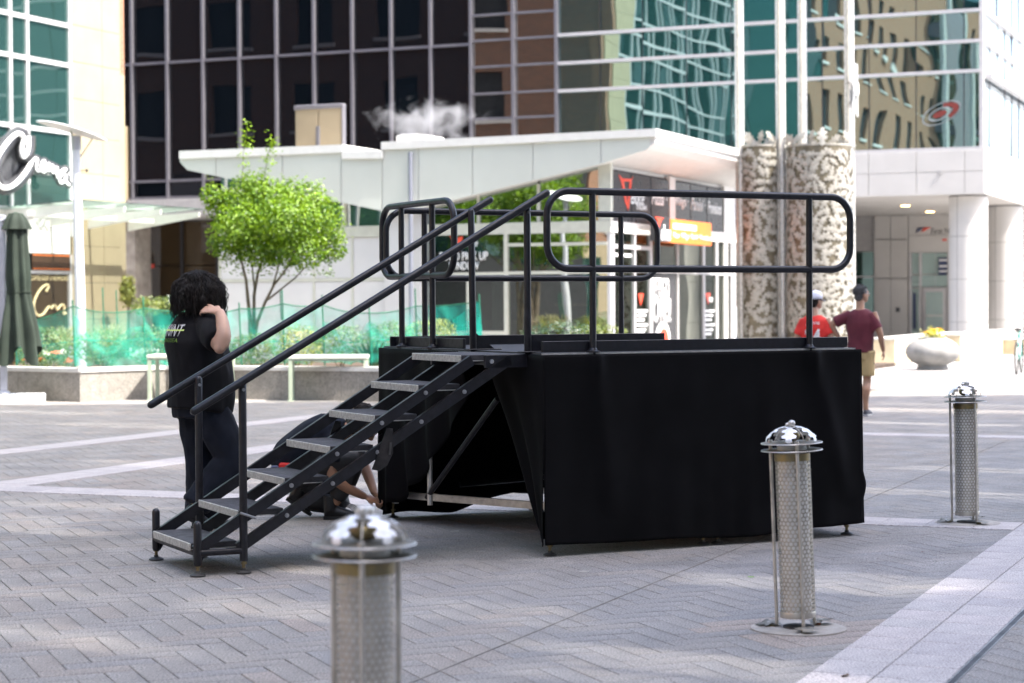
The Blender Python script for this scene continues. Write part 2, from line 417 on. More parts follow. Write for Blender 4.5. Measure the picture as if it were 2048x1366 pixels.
def in_view(x, y):
    v = Vector((x, y, 0)) - CAM; z = v.dot(fw); px = 1024 + FPX * v.dot(rt) / z; py = 683 - FPX * v.dot(up) / z
    return 0 < px < 2048 and 0 < py < 1360
# pieces hidden behind the stage skirt or under it still belong to the field, not to the counted ones
cells.sort(key=lambda c: (0 if in_view(c[0], c[1]) else 1, c[1]))
tones8 = [.12, .28, .38, .46, .54, .62, .76, .95]
pmesh = [paver_mb(t, PL - .002 * (i % 3), PW - .0016 * ((i * 5) % 3)).mesh('paver', 'paver', tones=True) for i, t in enumerate(tones8)]
rest = MB()
def tone_for(x, y):
    n = noise.noise(Vector((x * .45, y * .3, 3.1))) * .28
    gx = x * AX.x + y * AX.y
    side = .10 if gx < w2g(G(1180, 1218)).x else -.10
    return min(1, max(0, .46 + n + side + rnd.gauss(0, .12)))
for k, (x, y, hor) in enumerate(cells):
    t = tone_for(x, y) if (x - BL2.x) ** 2 + (y - BL2.y) ** 2 > .15 else .97; a = PA + (0 if hor else math.pi / 2); z = -.0005 - rnd.random() * .0016
    if k < 300:
        i = min(range(8), key=lambda q: abs(tones8[q] - t))
        link('paver', pmesh[i], paving, (x, y, z), (rnd.gauss(0, .0012), rnd.gauss(0, .0012), a + rnd.gauss(0, .003)))
    else:
        pm = paver_mb(t, PL - .005 * rnd.random(), PW - .004 * rnd.random() ** 2); c_, s_ = math.cos(a), math.sin(a)
        rest.tone = t; rest.add([(x + c_ * v.x - s_ * v.y, y + s_ * v.x + c_ * v.y, z + v.z) for v in pm.v], pm.f[4:])
o = rest.build('paver_field', 'paver', paving, tones=True); o['kind'] = 'stuff'
slabs = []
for ax, c, hw, a, b in BANDS:
    L = .305; v = a
    while v < b:
        e = min(v + L * rnd.uniform(.85, 1.15), b); slabs.append((ax, c, hw, v, e)); v = e
srest = MB(); nsl = 0
def slab_vis(s):
    ax, c, hw, v, e = s; q = ((c, (v + e) / 2) if ax == 'y' else ((v + e) / 2, c)); p = g2w(*q); return in_view(p.x, p.y), p.y
slabs.sort(key=lambda s: (not slab_vis(s)[0], slab_vis(s)[1]))
for k, (ax, c, hw, v, e) in enumerate(slabs):
    cu, cv = c, (v + e) / 2; p = g2w(cu, cv) if ax == 'y' else g2w(cv, cu)
    if p.y > 36 or p.y < 5 or abs(p.x) > .27 * p.y + 1.5: continue
    a = GROT + (math.pi / 2 if ax == 'y' else 0); t = min(1, max(0, rnd.gauss(.5, .25))); z = .003 + rnd.random() * .001
    sm = paver_mb(t, e - v - .002, 2 * hw - .006, .02)
    if nsl < 150 and slab_vis((ax, c, hw, v, e))[0]:
        nsl += 1; link('granite_slab', sm.mesh('granite_slab', 'granite_pink', tones=True), paving, (p.x, p.y, z), (0, 0, a))
    else:
        c_, s_ = math.cos(a), math.sin(a); srest.tone = t
        srest.add([(p.x + c_ * q.x - s_ * q.y, p.y + s_ * q.x + c_ * q.y, z + q.z) for q in sm.v], sm.f[4:])
o = srest.build('granite_band', 'granite_pink', paving, tones=True); o['kind'] = 'stuff'
# slot drain beside the right band and the saw-cut joint through the field
def strip(name, x0, x1, y0, y1, z, m):
    s = MB()
    pts = [g2w(x0, y0, z), g2w(x1, y0, z), g2w(x1, y1, z), g2w(x0, y1, z)]
    s.prism(pts, (0, 0, -.008)); return s.build(name, m, paving)
strip('slot_drain_edge', bx2 + .002, bx2 + .007, 5.5, 30, .0035, 'bolt'); strip('slot_drain_gap', bx2 + .007, bx2 + .034, 5.5, 30, .0015, 'iron')
strip('slot_drain_edge', bx2 + .034, bx2 + .038, 5.5, 30, .0035, 'bolt')
jx = w2g(G(1180, 1218)).x; strip('saw_cut_joint', jx - .004, jx + .004, 6, w2g(G(1850, 1046)).y - .25, .0012, 'joint')
strip('saw_cut_joint', w2g(G(1790, 975)).x - .006, w2g(G(1790, 975)).x + .006, w2g(G(1850, 1046)).y + .25, 23, .0012, 'joint')

# small fittings and litter on the paving
def anchor_cap(px, py, where, r=.03):
    p = G(px, py); o_ = thing('floor_anchor_cap', 'small round steel cap in the paving ' + where, 'floor cap', (p.x, p.y, 0), 0, 'round caps set in the paving')
    MB().lathe([(r, -.002), (r, .002), (r * .82, .003), (r * .8, .001), (r * .78, .001)], seg=20).build('rim', 'alu', o_, True)
    MB().lathe([(r * .78, -.002), (r * .78, .0015), (0.0001, .0018)], seg=20).build('lid', 'concrete', o_, True)
for q in ((478, 1178, 'just before the stair foot'), (1168, 1143, 'before the front skirt of the stage'), (910, 1063, 'under the open bay of the stage')): anchor_cap(*q)
mat('dry_leaf', (.10, .06, .03), .8, var=.3); mat('green_leaf', (.10, .20, .04), .6, var=.3); mat('red_leaf', (.30, .08, .03), .7, var=.3)
def litter(px, py, m, label, s=.018):
    p = G(px, py); a = rnd.random() * 6.28; mb = MB()
    mb.grid(lambda u, v: Vector(((u - .5) * 2 * s, (v - .5) * s * math.sin(math.pi * min(.98, max(.02, u))) * 1.2, .0025 + .012 * (u - .5) ** 2 * s * 40 + .004 * v)), 5, 2)
    o_ = mb.build('fallen_leaf', m); o_.location = (p.x, p.y, 0.002); o_.rotation_euler = (0, 0, a); tag(o_, label, 'leaf')
litter(1502, 1156, 'green_leaf', 'small green leaf lying on grey paving near the black skirt'); litter(1690, 1354, 'dry_leaf', 'curled brown leaf lying on the pale granite band', .03)
litter(1846, 1106, 'red_leaf', 'tiny orange leaf lying on grey paving between two bollards', .014)

# ---------------------------------------------------------------- stage
SN = G(1096, 1113); TH = R(26.55); SU, SV, SZ = 2.34, 2.56, 1.262
STG = thing('portable_stage', 'black portable stage platform with steel guard rails and black cloth skirt', 'stage', (SN.x, SN.y, 0), TH)
d_ = MB(); d_.cbox(-.035, SU, .0, SV, SZ - .09, SZ - .004, .006); d_.build('deck_frame', 'steel_black', STG)
d_ = MB(); d_.cbox(-.025, SU - .01, .01, SV - .01, SZ - .003, SZ + .006, .002); d_.build('deck_board', 'deck_top', STG)
d_ = MB(); d_.box(-.04, SU + .004, -.004, .001, SZ - .006, SZ + .004); d_.build('edge_trim', 'alu', STG)
def rrect(a0, a1, z0, z1, r, n=7):
    pts = []
    for cx, cz, s in ((a1 - r, z1 - r, 0), (a0 + r, z1 - r, 1), (a0 + r, z0 + r, 2), (a1 - r, z0 + r, 3)):
        pts += [(cx + r * math.cos(math.pi / 2 * (s + k / n)), cz + r * math.sin(math.pi / 2 * (s + k / n))) for k in range(n + 1)]
    return pts
def guard(label, fn, a0, a1, z0, z1, posts, toe0, toe1, toef, r=.15):
    gr = MB(); gr.tube([fn(a, z) for a, z in rrect(a0, a1, z0, z1, r)], .0232, 12, closed=True)
    loop = gr.build('guard_rail', 'steel_black', STG, True, label=label)
    for p in posts:
        m = MB(); m.tube([fn(p, SZ - .05), fn(p, z1 - .01)], .0215, 12); m.build('rail_post', 'steel_black', loop, True)
        m = MB(); c = fn(p, SZ + .004); m.lathe([(.045, 0), (.045, .008), (.03, .014), (.0225, .03)], c, 14); m.build('post_collar', 'steel_black', loop, True)
        m = MB(); m.tube([fn(p, z0 - .004), fn(p, z0 + .004)], .0245, 12); m.build('weld', 'steel_worn', loop, True)
    t = MB(); p, q = toef(toe0), toef(toe1)
    t.cbox(min(p[0], q[0]) - .011, max(p[0], q[0]) + .011, min(p[1], q[1]) - .011, max(p[1], q[1]) + .011, SZ + .008, SZ + .078, .003)
    t.build('toe_board', 'steel_black', STG)
guard('long rounded guard rail on the skirted edge with two posts', lambda a, z: (a, .015, z), .012, 2.315, 1.793, 2.278, (.335, 1.982), .0, 2.30, lambda a: (a, .05))
guard('short worn guard rail beside the stair head', lambda a, z: (.0, a, z), 1.36, 2.62, 1.775, 2.288, (1.725, 2.265), 1.30, 2.53, lambda a: (.04, a))
guard('long rounded guard rail on the rear edge', lambda a, z: (a, SV - .06, z), -.02, 2.285, 1.765, 2.262, (.287, 1.957), .0, 2.31, lambda a: (a, SV - .1))
def foot(name, u, v, ztop, parent, disc=.042, rodm='brass'):
    f = MB(); f.tube([(u, v, .012), (u, v, ztop)], .010, 8); o_ = f.build(name, rodm, parent, True)
    f = MB(); f.lathe([(disc, 0.001), (disc, .006), (disc * .7, .014), (.014, .018), (.013, .03), (.0001, .03)], (u, v, .003), 16); f.build('foot_plate', 'iron', o_, True)
    f = MB(); f.tube([(u, v, .055), (u, v, .068)], .018, 6); f.build('lock_nut', rodm, o_)
for u, v in ((.03, .03), (1.16, .04), (1.27, .04), (2.30, .04), (.03, SV - .04), (1.2, SV - .04), (2.3, SV - .04)): foot('levelling_foot', u, v, .14, STG)
for u, v in ((.04, .05), (1.16, .05), (1.27, .05), (2.29, .05), (.04, SV - .06), (1.2, SV - .06), (2.29, SV - .06)):
    m = MB(); m.tube([(u, v, .11), (u, v, SZ - .09)], .025, 10); m.build('leg', 'alu' if v > 1 else 'steel_black', STG, True)
m = MB(); m.bar((.78, .62, .185), (.03, SV - .16, .185), .04, .05); m.build('bottom_rail', 'alu', STG)
m = MB(); m.bar((1.2, .1, .16), (1.2, SV - .08, .16), .04, .04); m.build('bottom_rail', 'alu', STG)
m = MB(); m.tube([(.05, 1.95, .2), (.05, .8, .95)], .02, 8); m.build('diagonal_brace', 'steel_black', STG, True)
m = MB(); m.tube([(.45, SV - .3, .25), (1.9, SV - .3, .3)], .022, 8); m.build('cross_rail', 'steel_black', STG, True)
m = MB(); m.tube([(.05, 1.9, .15), (.05, 1.9, SZ - .1)], .02, 8); m.build('leg', 'alu', STG, True)
# skirt
def nz(x, y, z=0.0): return noise.noise(Vector((x, y, z)))
def skirt(name, fn, nu, nv, lab=None):
    s = MB(); s.grid(fn, nu, nv); o_ = s.build(name, 'cloth_black', STG, True, sharp=180, label=lab)
    md = o_.modifiers.new('thickness', 'SOLIDIFY'); md.thickness = .004; return o_
def front(u, v):
    a = -.045 + u * (SU + .075); zb = .075 + .03 * nz(a * 1.7, 2) - .028 * math.sin(math.pi * u) ** 2 + .01 * u
    z = SZ - .006 - v * (SZ - .006 - zb)
    k = v ** .7
    off = .012 + k * (.035 * nz(a * 2.1, v * .7, 1) + .018 * nz(a * 6.0, v * 1.2, 5)) + .02 * v
    # diagonal drag folds below the rail clamps
    for c in (.335, 1.985):
        t = a - c - (v * .30 if c > 1 else v * .12); off += .022 * math.exp(-(t * 13) ** 2) * math.sin(math.pi * min(1, v * 1.15)) ** .6
        off += .035 * math.exp(-((a - c) * 22) ** 2) * math.exp(-(v * 7) ** 2)
    bulge = .03 * math.exp(-((v - .78) / .07) ** 2) * max(0, u - .9) * 10
    return Vector((a + bulge, -off - .012, z))
skirt('front_skirt', front, 150, 60)
def right(u, v):
    a = -.03 + u * (SV + .06); z = SZ - .006 - v * (SZ - .09)
    return Vector((SU + .03 + .02 * v + v * .03 * nz(a * 2.5, v, 9), a, z))
skirt('side_skirt', right, 60, 20)
def back(u, v):
    a = -.03 + u * (SU + .06); zb = .03 + .11 * min(1, max(0, (a - .55) / .5)) + .012 * math.sin(a * 9)
    return Vector((a, SV + .02 + v * .03 * nz(a * 3, v, 4), SZ - .006 - v * (SZ - zb)))
skirt('rear_skirt', back, 60, 20)
def leftfar(u, v):         # gathered piece beside the open stair bay
    a = 1.22 + u * (SV + .04 - 1.22); zb = .06 + .85 * (1 - u) ** 1.6 + .02 * math.sin(a * 22)
    z = SZ - .006 - v * (SZ - .006 - zb); k = v ** .8
    return Vector((-.045 - .02 * k - k * (.03 * math.sin(a * 19 + v) + .03 * nz(a * 4, v * 2, 2)) + .10 * k * (1 - u), a + .06 * k * (1 - u), z))
skirt('side_skirt', leftfar, 50, 24, 'gathered side skirt left of the open stair bay')
def leftnear(u, v):        # piece pulled towards the near corner
    top = .78; a0 = -.055; wide = top * (1 - v) ** .75 + .14 * v + .06
    a = a0 + u * wide; zb = .07 + .10 * u
    z = SZ - .006 - v * (SZ - .006 - zb)
    return Vector((-.05 - v * .05 * math.sin(u * 15 + v * 4) * u - .02 * v + .14 * v * u, a + .0, z))
skirt('side_skirt', leftnear, 40, 30, 'side skirt pulled diagonally to the near corner')

# ---------------------------------------------------------------- stair
ST = thing('folding_stair', 'black folding stage stair of seven treads with two tubular handrails', 'stairs', (SN.x, SN.y, 0), TH)
V0, V1 = .205, .985; RISE, GO = .178, .291; U0 = -2.235
def tread_u(k): return U0 + GO * k
for k in range(7):
    u = tread_u(k); z = RISE * (k + 1) + .012
    dep = .285 if k < 6 else .50
    m = MB(); m.cbox(u + .006, u + dep, V0 + .02, V1 - .02, z - .034, z, .003); tr = m.build('tread', 'tread_top', ST)
    m = MB(); m.cbox(u - .004, u + .006, V0 + .018, V1 - .018, z - .044, z - .001, .003); m.build('nosing', 'tread_edge', tr)
    m = MB(); m.box(u + .01, u + dep - .004, V0 + .02, V0 + .024, z - .04, z - .0345); m.build('side_trim', 'alu', tr)
for v, s in ((V0, -1), (V1, 1)):
    for du in (.0, .262):
        p = (tread_u(0) + .02 + du, v, RISE - .03); q = (tread_u(6) + .02 + du + .04, v, RISE * 7 - .02)
        m = MB(); m.bar(p, q, .012, .062, (0, 0, 1) if False else (0, 1, 0)); m2 = MB()
        d = Vector(q) - Vector(p); n = Vector((-d.z, 0, d.x)).normalized()
        P, Q = Vector(p), Vector(q)
        m2.prism([P - n * .031, P + n * .031, Q + n * .031, Q - n * .031], (0, .030 * s, 0)); sb = m2.build('stringer', 'steel_black', ST)
        m3 = MB(); m3.prism([P + n * .0315, P + n * .0335, Q + n * .0335, Q + n * .0315], (0, .031 * s, 0)); m3.build('worn_edge', 'steel_worn', sb)
        for k in range(1, 7):
            c = P + (Q - P) * ((k + .02) / 6.12) ; b = MB()
            if k < 6: b.tube([c + Vector((0, .029 * s, 0)), c + Vector((0, .038 * s, 0))], .0135, 10); b.tube([c + Vector((0, .038 * s, 0)), c + Vector((0, .044 * s, 0))], .007, 6); b.build('bolt', 'bolt', sb, True)
    # head bracket on the deck edge
    m = MB(); m.cbox(-.34, .02, min(v, v + .03 * s), max(v, v + .03 * s), SZ - .085, SZ - .004, .004); hb = m.build('head_bracket', 'steel_black', ST)
    for c in (-.30, -.02):
        b = MB(); b.tube([(c, v + .029 * s, SZ - .045), (c, v + .040 * s, SZ - .045)], .014, 10); b.build('bolt', 'bolt', hb, True)
    # base frame legs
    vl = v + .03 * s
    m = MB(); m.tube([(-2.205, vl, .075), (-2.205, vl, .30)], .0245, 12, round_end=True); m.build('leg', 'steel_black', ST, True); foot('levelling_foot', -2.205, vl, .08, ST, .046)
    m = MB(); m.tube([(-1.925, vl, .075), (-1.925, vl, .40)], .0245, 12); m.build('leg', 'steel_black', ST, True); foot('levelling_foot', -1.925, vl, .08, ST, .046)
    m = MB(); m.tube([(-2.205, vl, .135), (-1.925, vl, .135)], .02, 10); m.build('base_tube', 'steel_black', ST, True)
    # handrail
    off = .045 * s
    pts = [(-2.225, vl + off * .4, .962), (.085 + (.03 if s > 0 else 0), vl + off * .4, 2.272)]
    m = MB(); m.tube(pts, .0242, 14, round_end=True); hr = m.build('handrail', 'steel_black', ST, True)
    m = MB(); m.tube([(-1.925, vl, .38), (-1.925, vl, 1.115)], .024, 12, round_end=True); m.build('rail_post', 'steel_black', hr, True)
    m = MB(); m.tube([(-.035, vl - .02 * s, SZ + .01), (-.04, vl - .01 * s, 2.19)], .0225, 12, round_end=True); m.build('rail_post', 'steel_black', hr, True)
    b = MB(); b.tube([(-1.925, vl - .026, 1.08), (-1.925, vl + .026, 1.08)], .010, 8); b.build('bolt', 'bolt', hr, True)
    b = MB(); b.tube([(-.04, vl - .027, 2.15), (-.04, vl + .027, 2.15)], .009, 8); b.build('bolt', 'bolt', hr, True)
    b = MB(); b.prism([(-.014, vl - .02 * s, SZ + .008), (.13, vl - .02 * s, SZ + .008), (-.014, vl - .02 * s, SZ + .12)], (0, .008, 0)); b.build('gusset', 'steel_black', hr)
    b = MB(); b.cbox(-.09, .16, vl - .02 * s - .035, vl - .02 * s + .035, SZ + .0065, SZ + .014, .002); b.build('base_plate', 'steel_black', hr)
    b = MB(); b.prism([(-2.19, vl - .02 * s, .16), (-2.12, vl - .02 * s, .165), (-2.19, vl - .02 * s, .06)], (0, -.006 * s, 0)); b.build('gusset', 'steel_black', ST)
    # slotted lock plate between the two stringers
    c = Vector((tread_u(3) + .20, v + .034 * s, RISE * 4 - .06))
    b = MB(); b.prism([c + Vector(q) for q in ((.19, 0, .17), (.15, 0, .175), (.07, 0, -.03), (.05, 0, -.075), (.10, 0, -.085), (.15, 0, -.055), (.19, 0, .02))], (0, .006 * s, 0)); lp = b.build('lock_plate', 'steel_worn', ST)
    b = MB(); b.tube([c + Vector((.165, .008 * s, .01)), c + Vector((.175, .008 * s, .085))], .008, 8); b.build('slot', 'iron', lp, True)
m = MB(); m.tube([(-2.205, V0 - .03, .135), (-2.205, V1 + .03, .135)], .0215, 12); m.build('base_tube', 'steel_worn', ST, True)
m = MB(); m.tube([(-1.925, V0 - .03, .135), (-1.925, V1 + .03, .135)], .02, 12); m.build('base_tube', 'steel_black', ST, True)
m = MB(); m.tube([(-1.955, V0 - .06, .36), (-1.86, V0 - .062, .325)], .008, 8); m.build('cotter_pin', 'bolt', ST, True)

# ---------------------------------------------------------------- bollard lights
OAK = [(0, .03), (.07, .05), (.13, .20), (.21, .26), (.26, .13), (.33, .15), (.41, .36), (.51, .42), (.54, .20), (.61, .21), (.69, .37), (.79, .34), (.80, .15), (.88, .15), (.95, .17), (1, .05)]
def oak(mb, fn, OUT=OAK):   # fn(t, w) -> point
    n = len(OUT); vs = [fn(t, -w_) for t, w_ in OUT] + [fn(t, w_) for t, w_ in OUT] + [fn(t, 0) for t, w_ in OUT]
    mb.add(vs, [(i, i + 1, 2 * n + i + 1, 2 * n + i) for i in range(n - 1)] + [(2 * n + i, 2 * n + i + 1, n + i + 1, n + i) for i in range(n - 1)])
def bollard(label, loc, lean, az, rot, lrot, grp=None):
    t = thing('bollard_light', label, 'bollard', loc, 0, grp)
    t['group'] = 'bollard lights with oak leaf caps'
    mb = MB(); mb.lathe([(.23, -.004), (.23, .005), (.225, .006), (.0001, .0062)], seg=40); mb.build('concrete_base', 'concrete', t, True)
    mb = MB(); mb.lathe([(.075, .006), (.075, .014), (.055, .018), (.0001, .018)], seg=24); mb.build('cable_cover', 'iron', t, True)
    L = Matrix.Rotation(lean, 4, Vector((math.cos(az), math.sin(az), 0)))
    def B(m, name, mt, parent=t, smooth=True, **k):
        m.v = [L @ Matrix.Rotation(rot, 4, 'Z') @ v for v in m.v]; return m.build(name, mt, parent, smooth, **k)
    r = .0825; nc = 23; p = 2 * math.pi * r / nc; dz = p * .866; z0, z1 = .075, .835
    mb = MB(); j = 0; z = z0 + dz * .6
    while z < z1:
        for i in range(nc):
            th = (i + .5 * (j % 2)) * 2 * math.pi / nc
            o_ = []; n_ = []
            for k in range(6):
                a = math.pi / 6 + k * math.pi / 3
                for lst, rr in ((o_, p / math.sqrt(3)), (n_, p * .40)):
                    tt = th + math.cos(a) * rr / r; zz = z + math.sin(a) * rr; lst.append((r * math.cos(tt), r * math.sin(tt), zz))
            mb.add(o_ + n_, [(k, (k + 1) % 6, 6 + (k + 1) % 6, 6 + k) for k in range(6)])
        z += dz; j += 1
    B(mb, 'perforated_sleeve', 'sleeve_metal', sharp=180)
    B(MB().lathe([(.071, .07), (.071, .90)], seg=28), 'diffuser', 'diffuser')
    B(MB().lathe([(.0855, .058), (.0862, .06), (.0862, .085), (.0855, .087), (.081, .087), (.081, .058)], seg=32), 'lower_band', 'nickel')
    B(MB().lathe([(.081, .815), (.0862, .815), (.0862, .85), (.081, .85)], seg=32), 'upper_band', 'bronze')
    for zz, nm in ((.862, 'lower_ring'), (.897, 'upper_ring')):
        B(MB().lathe([(.068, zz), (.145, zz), (.147, zz + .002), (.145, zz + .005), (.068, zz + .005)], seg=48), nm, 'ring_metal', sharp=30)
        B(MB().tube([(.146 * math.cos(q * math.pi / 24), .146 * math.sin(q * math.pi / 24), zz + .0025) for q in range(48)], .0028, 6, closed=True), 'rim', 'nickel_bright')
    for k in range(3):
        a = 2 * math.pi * k / 3 + .35; x, y = .107 * math.cos(a), .107 * math.sin(a)
        rod = B(MB().tube([(x, y, .012), (x, y, .905)], .0085, 10), 'rod', 'nickel')
        B(MB().tube([(x, y, .903), (x, y, .914)], .0115, 8), 'cap_nut', 'nickel_bright', rod)
        B(MB().tube([(x * .8, y * .8, .075), (x, y, .075)], .005, 6), 'clip', 'nickel', rod)
        B(MB().tube([(x, y, .014), (x * 1.45, y * 1.45, .022)], .008, 8), 'foot_stem', 'nickel_bright', rod)
        B(MB().box(x * 1.2 - .014, x * 1.2 + .014, y * 1.2 - .014, y * 1.2 + .014, .004, .014), 'foot_block', 'rust' if k == 1 else 'bronze', rod, False)
        lf = MB(); ca_, sa_ = math.cos(a), math.sin(a)
        def fn(tt, w_, x=x, y=y, ca_=ca_, sa_=sa_):
            rr = .75 + tt * 1.25; q = .17 * w_
            return Vector((x * rr + (-sa_) * q, y * rr + ca_ * q, .016 + .012 * math.sin(tt * 3.0) + .02 * abs(w_) * math.sin(tt * 5 + w_ * 6)))
        oak(lf, fn); B(lf, 'foot_leaf', 'ring_metal', rod, sharp=180)
    # dome of leaves
    Rb, Hd = .120, .076
    for k in range(5):
        a0 = 2 * math.pi * k / 5 + lrot - rot; lf = MB()
        def dn(tt, w_, a0=a0):
            q = (.06 + tt * .94); ph = q * math.pi / 2; rr = Rb * math.sin(ph) * 1.03; zz = .902 + Hd * math.cos(ph) + .004
            a = a0 + w_ * 1.15 * (.085 / max(.035, rr))
            rr *= 1 + .10 * abs(w_) * math.sin(tt * 9)
            return Vector((rr * math.cos(a), rr * math.sin(a), zz))
        oak(lf, dn); B(lf, 'dome_leaf', 'leaf_plate', sharp=180)
        rb = MB(); a = a0 + math.pi / 5
        rb.tube([(Rb * math.sin(q * math.pi / 2) * math.cos(a), Rb * math.sin(q * math.pi / 2) * math.sin(a), .902 + Hd * math.cos(q * math.pi / 2)) for q in [i / 8 for i in range(9)]], .0018, 6); B(rb, 'dome_rib', 'nickel')
    B(MB().ball((0, 0, .935), (.045, .045, .03), 14, 8), 'lamp_housing', 'bronze')
    for x, y, z, s in ((-.030, .0, .990, 1.45), (.031, .008, .995, 1.5), (.0, -.016, .986, 1.05)):
        ac = B(MB().ball((x, y, z), (.0135 * s, .0115 * s, .011 * s), 10, 8), 'acorn', 'nickel_bright')
        B(MB().ball((x * .62, y * .62, z - .001), (.008 * s, .011 * s, .0105 * s), 10, 6), 'acorn_cup', 'nickel', ac)
    return t
p1 = DP(727, 1085, 5.65); bollard('brushed steel bollard light with pink tinged leaf cap, upright, clear of the stair foot', (p1.x, p1.y, 0), R(.2), R(90), R(-110), R(-126))
p2 = G(1597, 1257); bollard('leaning steel bollard light standing against the black stage skirt, two acorns on top', (p2.x, p2.y, 0), R(-2.0), R(90), R(-105), R(-104))
p3 = G(1935, 1046); bollard('steel bollard light standing on the pale granite cross band beside the stage', (p3.x, p3.y, 0), R(-1.0), R(90), R(-86), R(-96))
# ---------------------------------------------------------------- building materials
mat('mullion', (.175, .17, .19), .45, .35, var=.05); mat('mullion_white', (.46, .45, .455), .4, .0, var=.04)
mat('white_panel', (.50, .485, .465), .55, var=.03, vscale=1.2); mat('pav_panel', (.58, .595, .545), .5, var=.03, vscale=.8)
mat('pav_white', (.66, .65, .63), .45, var=.03); mat('pav_cream', (.52, .52, .45), .5, var=.04); mat('wall_lilac', (.58, .57, .57), .55, var=.04, vscale=1.0)
mat('cream_stone', (.33, .268, .175), .7, var=.04, vscale=1.5, speck=.05, sscale=40); mat('stone_pier', (.36, .32, .27), .8, var=.2, vscale=2.5)
mat('ledge', (.36, .35, .345), .6, var=.05); mat('dark_core', (.02, .02, .024), .6, var=.2); mat('shop_brown', (.10, .062, .03), .5, var=.35, vscale=1.2, col2=(.035, .028, .024))
mat('tan_wood', (.34, .22, .10), .5, var=.2); mat('sign_black', (.045, .047, .052), .3, var=.05); mat('orange', (.80, .20, .045), .5, var=.04)
mat('red_mark', (.72, .07, .035), .5, var=.03); mat('letter_white', (.85, .85, .85), .5, var=.02); mat('cream_letter', (.62, .52, .30), .5, var=.05)
mat('downpipe', (.24, .255, .31), .4, .3, var=.04); mat('tan_stone', (.55, .43, .25), .8, var=.12, vscale=3, speck=.1, sscale=40)
mat('sign_brown', (.065, .035, .02), .5, var=.1); mat('navy', (.03, .045, .11), .5, var=.1); mat('gold_metal', (.62, .52, .22), .35, .5, var=.1)
brickmat('brick_shade', (.20, .085, .045), (.13, .06, .035), (.24, .20, .17)); brickmat('brick_sun', (.27, .115, .055), (.20, .085, .045), (.30, .25, .2))  # darker and paler brick tones: shade and sun put into the colour
glass('glass_dark', (.20, .19, .205), (.004, .007, .010), .28, wave=.05, wscale=.35)
glass('glass_mid', (.80, .78, .74), (.01, .012, .012), .55, wave=.05, wscale=.35)
glass('glass_teal', (.42, .62, .62), (.010, .034, .036), .60, wave=.045, wscale=.42)
glass('glass_bright', (.80, .88, .92), (.10, .12, .13), .6, wave=.10, wscale=.5)  # paler body for the side face: sun and sky glare put into the colour
glass('glass_left', (.42, .60, .56), (.02, .052, .047), .38, wave=.05, wscale=.5)
glass('glass_pav', (.78, .80, .76), (.010, .016, .012), .46, wave=.03, wscale=.6, through=.72)
glass('glass_side', (.62, .66, .60), (.012, .018, .014), .20, wave=.03, wscale=.6, through=.72)
glass('glass_shop', (.5, .5, .48), (.05, .034, .018), .16, wave=.03)
glass('glass_canopy', (.85, .95, .92), (.45, .58, .54), .12, through=.5); glass('glass_awning', (.85, .95, .92), (.5, .62, .58), .08, through=.86, tcol=(.93, .97, .95))
mat('lamp_warm', (.9, .7, .4), .4)
_e = MATS['lamp_warm'].node_tree.nodes['Principled BSDF']; _e.inputs['Emission Color'].default_value = (1, .62, .25, 1); _e.inputs['Emission Strength'].default_value = 3

def pane(parent, m, face, c, a0, a1, z0, z1, jit=.007, name='pane', th=.012):
    """a pane on plane grid-y = c (face 'y') or grid-x = c (face 'x'), with the small lean real panes have"""
    j = [rnd.uniform(-jit, jit) for _ in range(3)]
    dx = [j[0], j[1], j[1] + j[2], j[0] + j[2]]
    cs = [(a0, z0), (a1, z0), (a1, z1), (a0, z1)]
    mb = MB()
    if face == 'y': f = [Vector((a, c + d, z)) for (a, z), d in zip(cs, dx)]; b = [v + Vector((0, th, 0)) for v in f]; fs = [(0, 1, 2, 3)]
    else: f = [Vector((c + d, a, z)) for (a, z), d in zip(cs, dx)]; b = [v - Vector((th, 0, 0)) for v in f]; fs = [(0, 1, 2, 3)]
    mb.add(f + b, fs + [(7, 6, 5, 4), (0, 4, 5, 1), (1, 5, 6, 2), (2, 6, 7, 3), (3, 7, 4, 0)])
    return mb.build(name, m, parent)
def bx(parent, name, m, *a, ch=0, **k):
    mb = MB(); (mb.cbox(*a, ch) if ch else mb.box(*a)); return mb.build(name, m, parent, **k)

# ---------------------------------------------------------------- glass tower behind the plaza
TY = 62.84; TX1 = -10.45
TW = gthing('glass_tower', 'dark and teal glass office tower with stone ledge and white corner slab', 'building', TX1, TY)
bx(TW, 'core', 'dark_core', -62, TX1 - .12, TY + .12, TY + 26, 4.97, 42)
MX = [-41.45 + 1.5245 * k for k in range(-6, 21)]
top = 16.5
# dark zone
dz_ = [5.52, 6.14, 10.48, 14.8, 19]
xs = [x for x in MX if x < -27.4]
for x in xs: bx(TW, 'mullion', 'mullion', x - .045, x + .045, TY - .15, TY + .02, 5.2, 19)
for z in dz_: bx(TW, 'transom', 'mullion', xs[0], xs[-1], TY - .10, TY + .015, z - .045, z + .045)
for a, b in zip(xs[3:], xs[4:]):
    for z0, z1 in zip(dz_[:3], dz_[1:4]): pane(TW, 'glass_dark', 'y', TY, a + .045, b - .045, z0 + .045, z1 - .045)
# middle zone
mz = [5.3, 6.15, 7.03, 7.9, 8.76, 9.68, 10.58, 11.45, 12.3, 13.2, 14.1, 15]
xs2 = [xs[-1], xs[-1] + 1.58, -24.57]
for x in xs2[1:]: bx(TW, 'mullion', 'mullion', x - .055, x + .055, TY - .15, TY + .02, 5.2, 19)
for z in mz: bx(TW, 'transom', 'mullion', xs2[0], xs2[2], TY - .10, TY + .015, z - .035, z + .035)
for a, b in zip(xs2, xs2[1:]):
    for z0, z1 in zip(mz, mz[1:]): pane(TW, 'glass_mid', 'y', TY, a + .055, b - .055, z0 + .035, z1 - .035, .005)
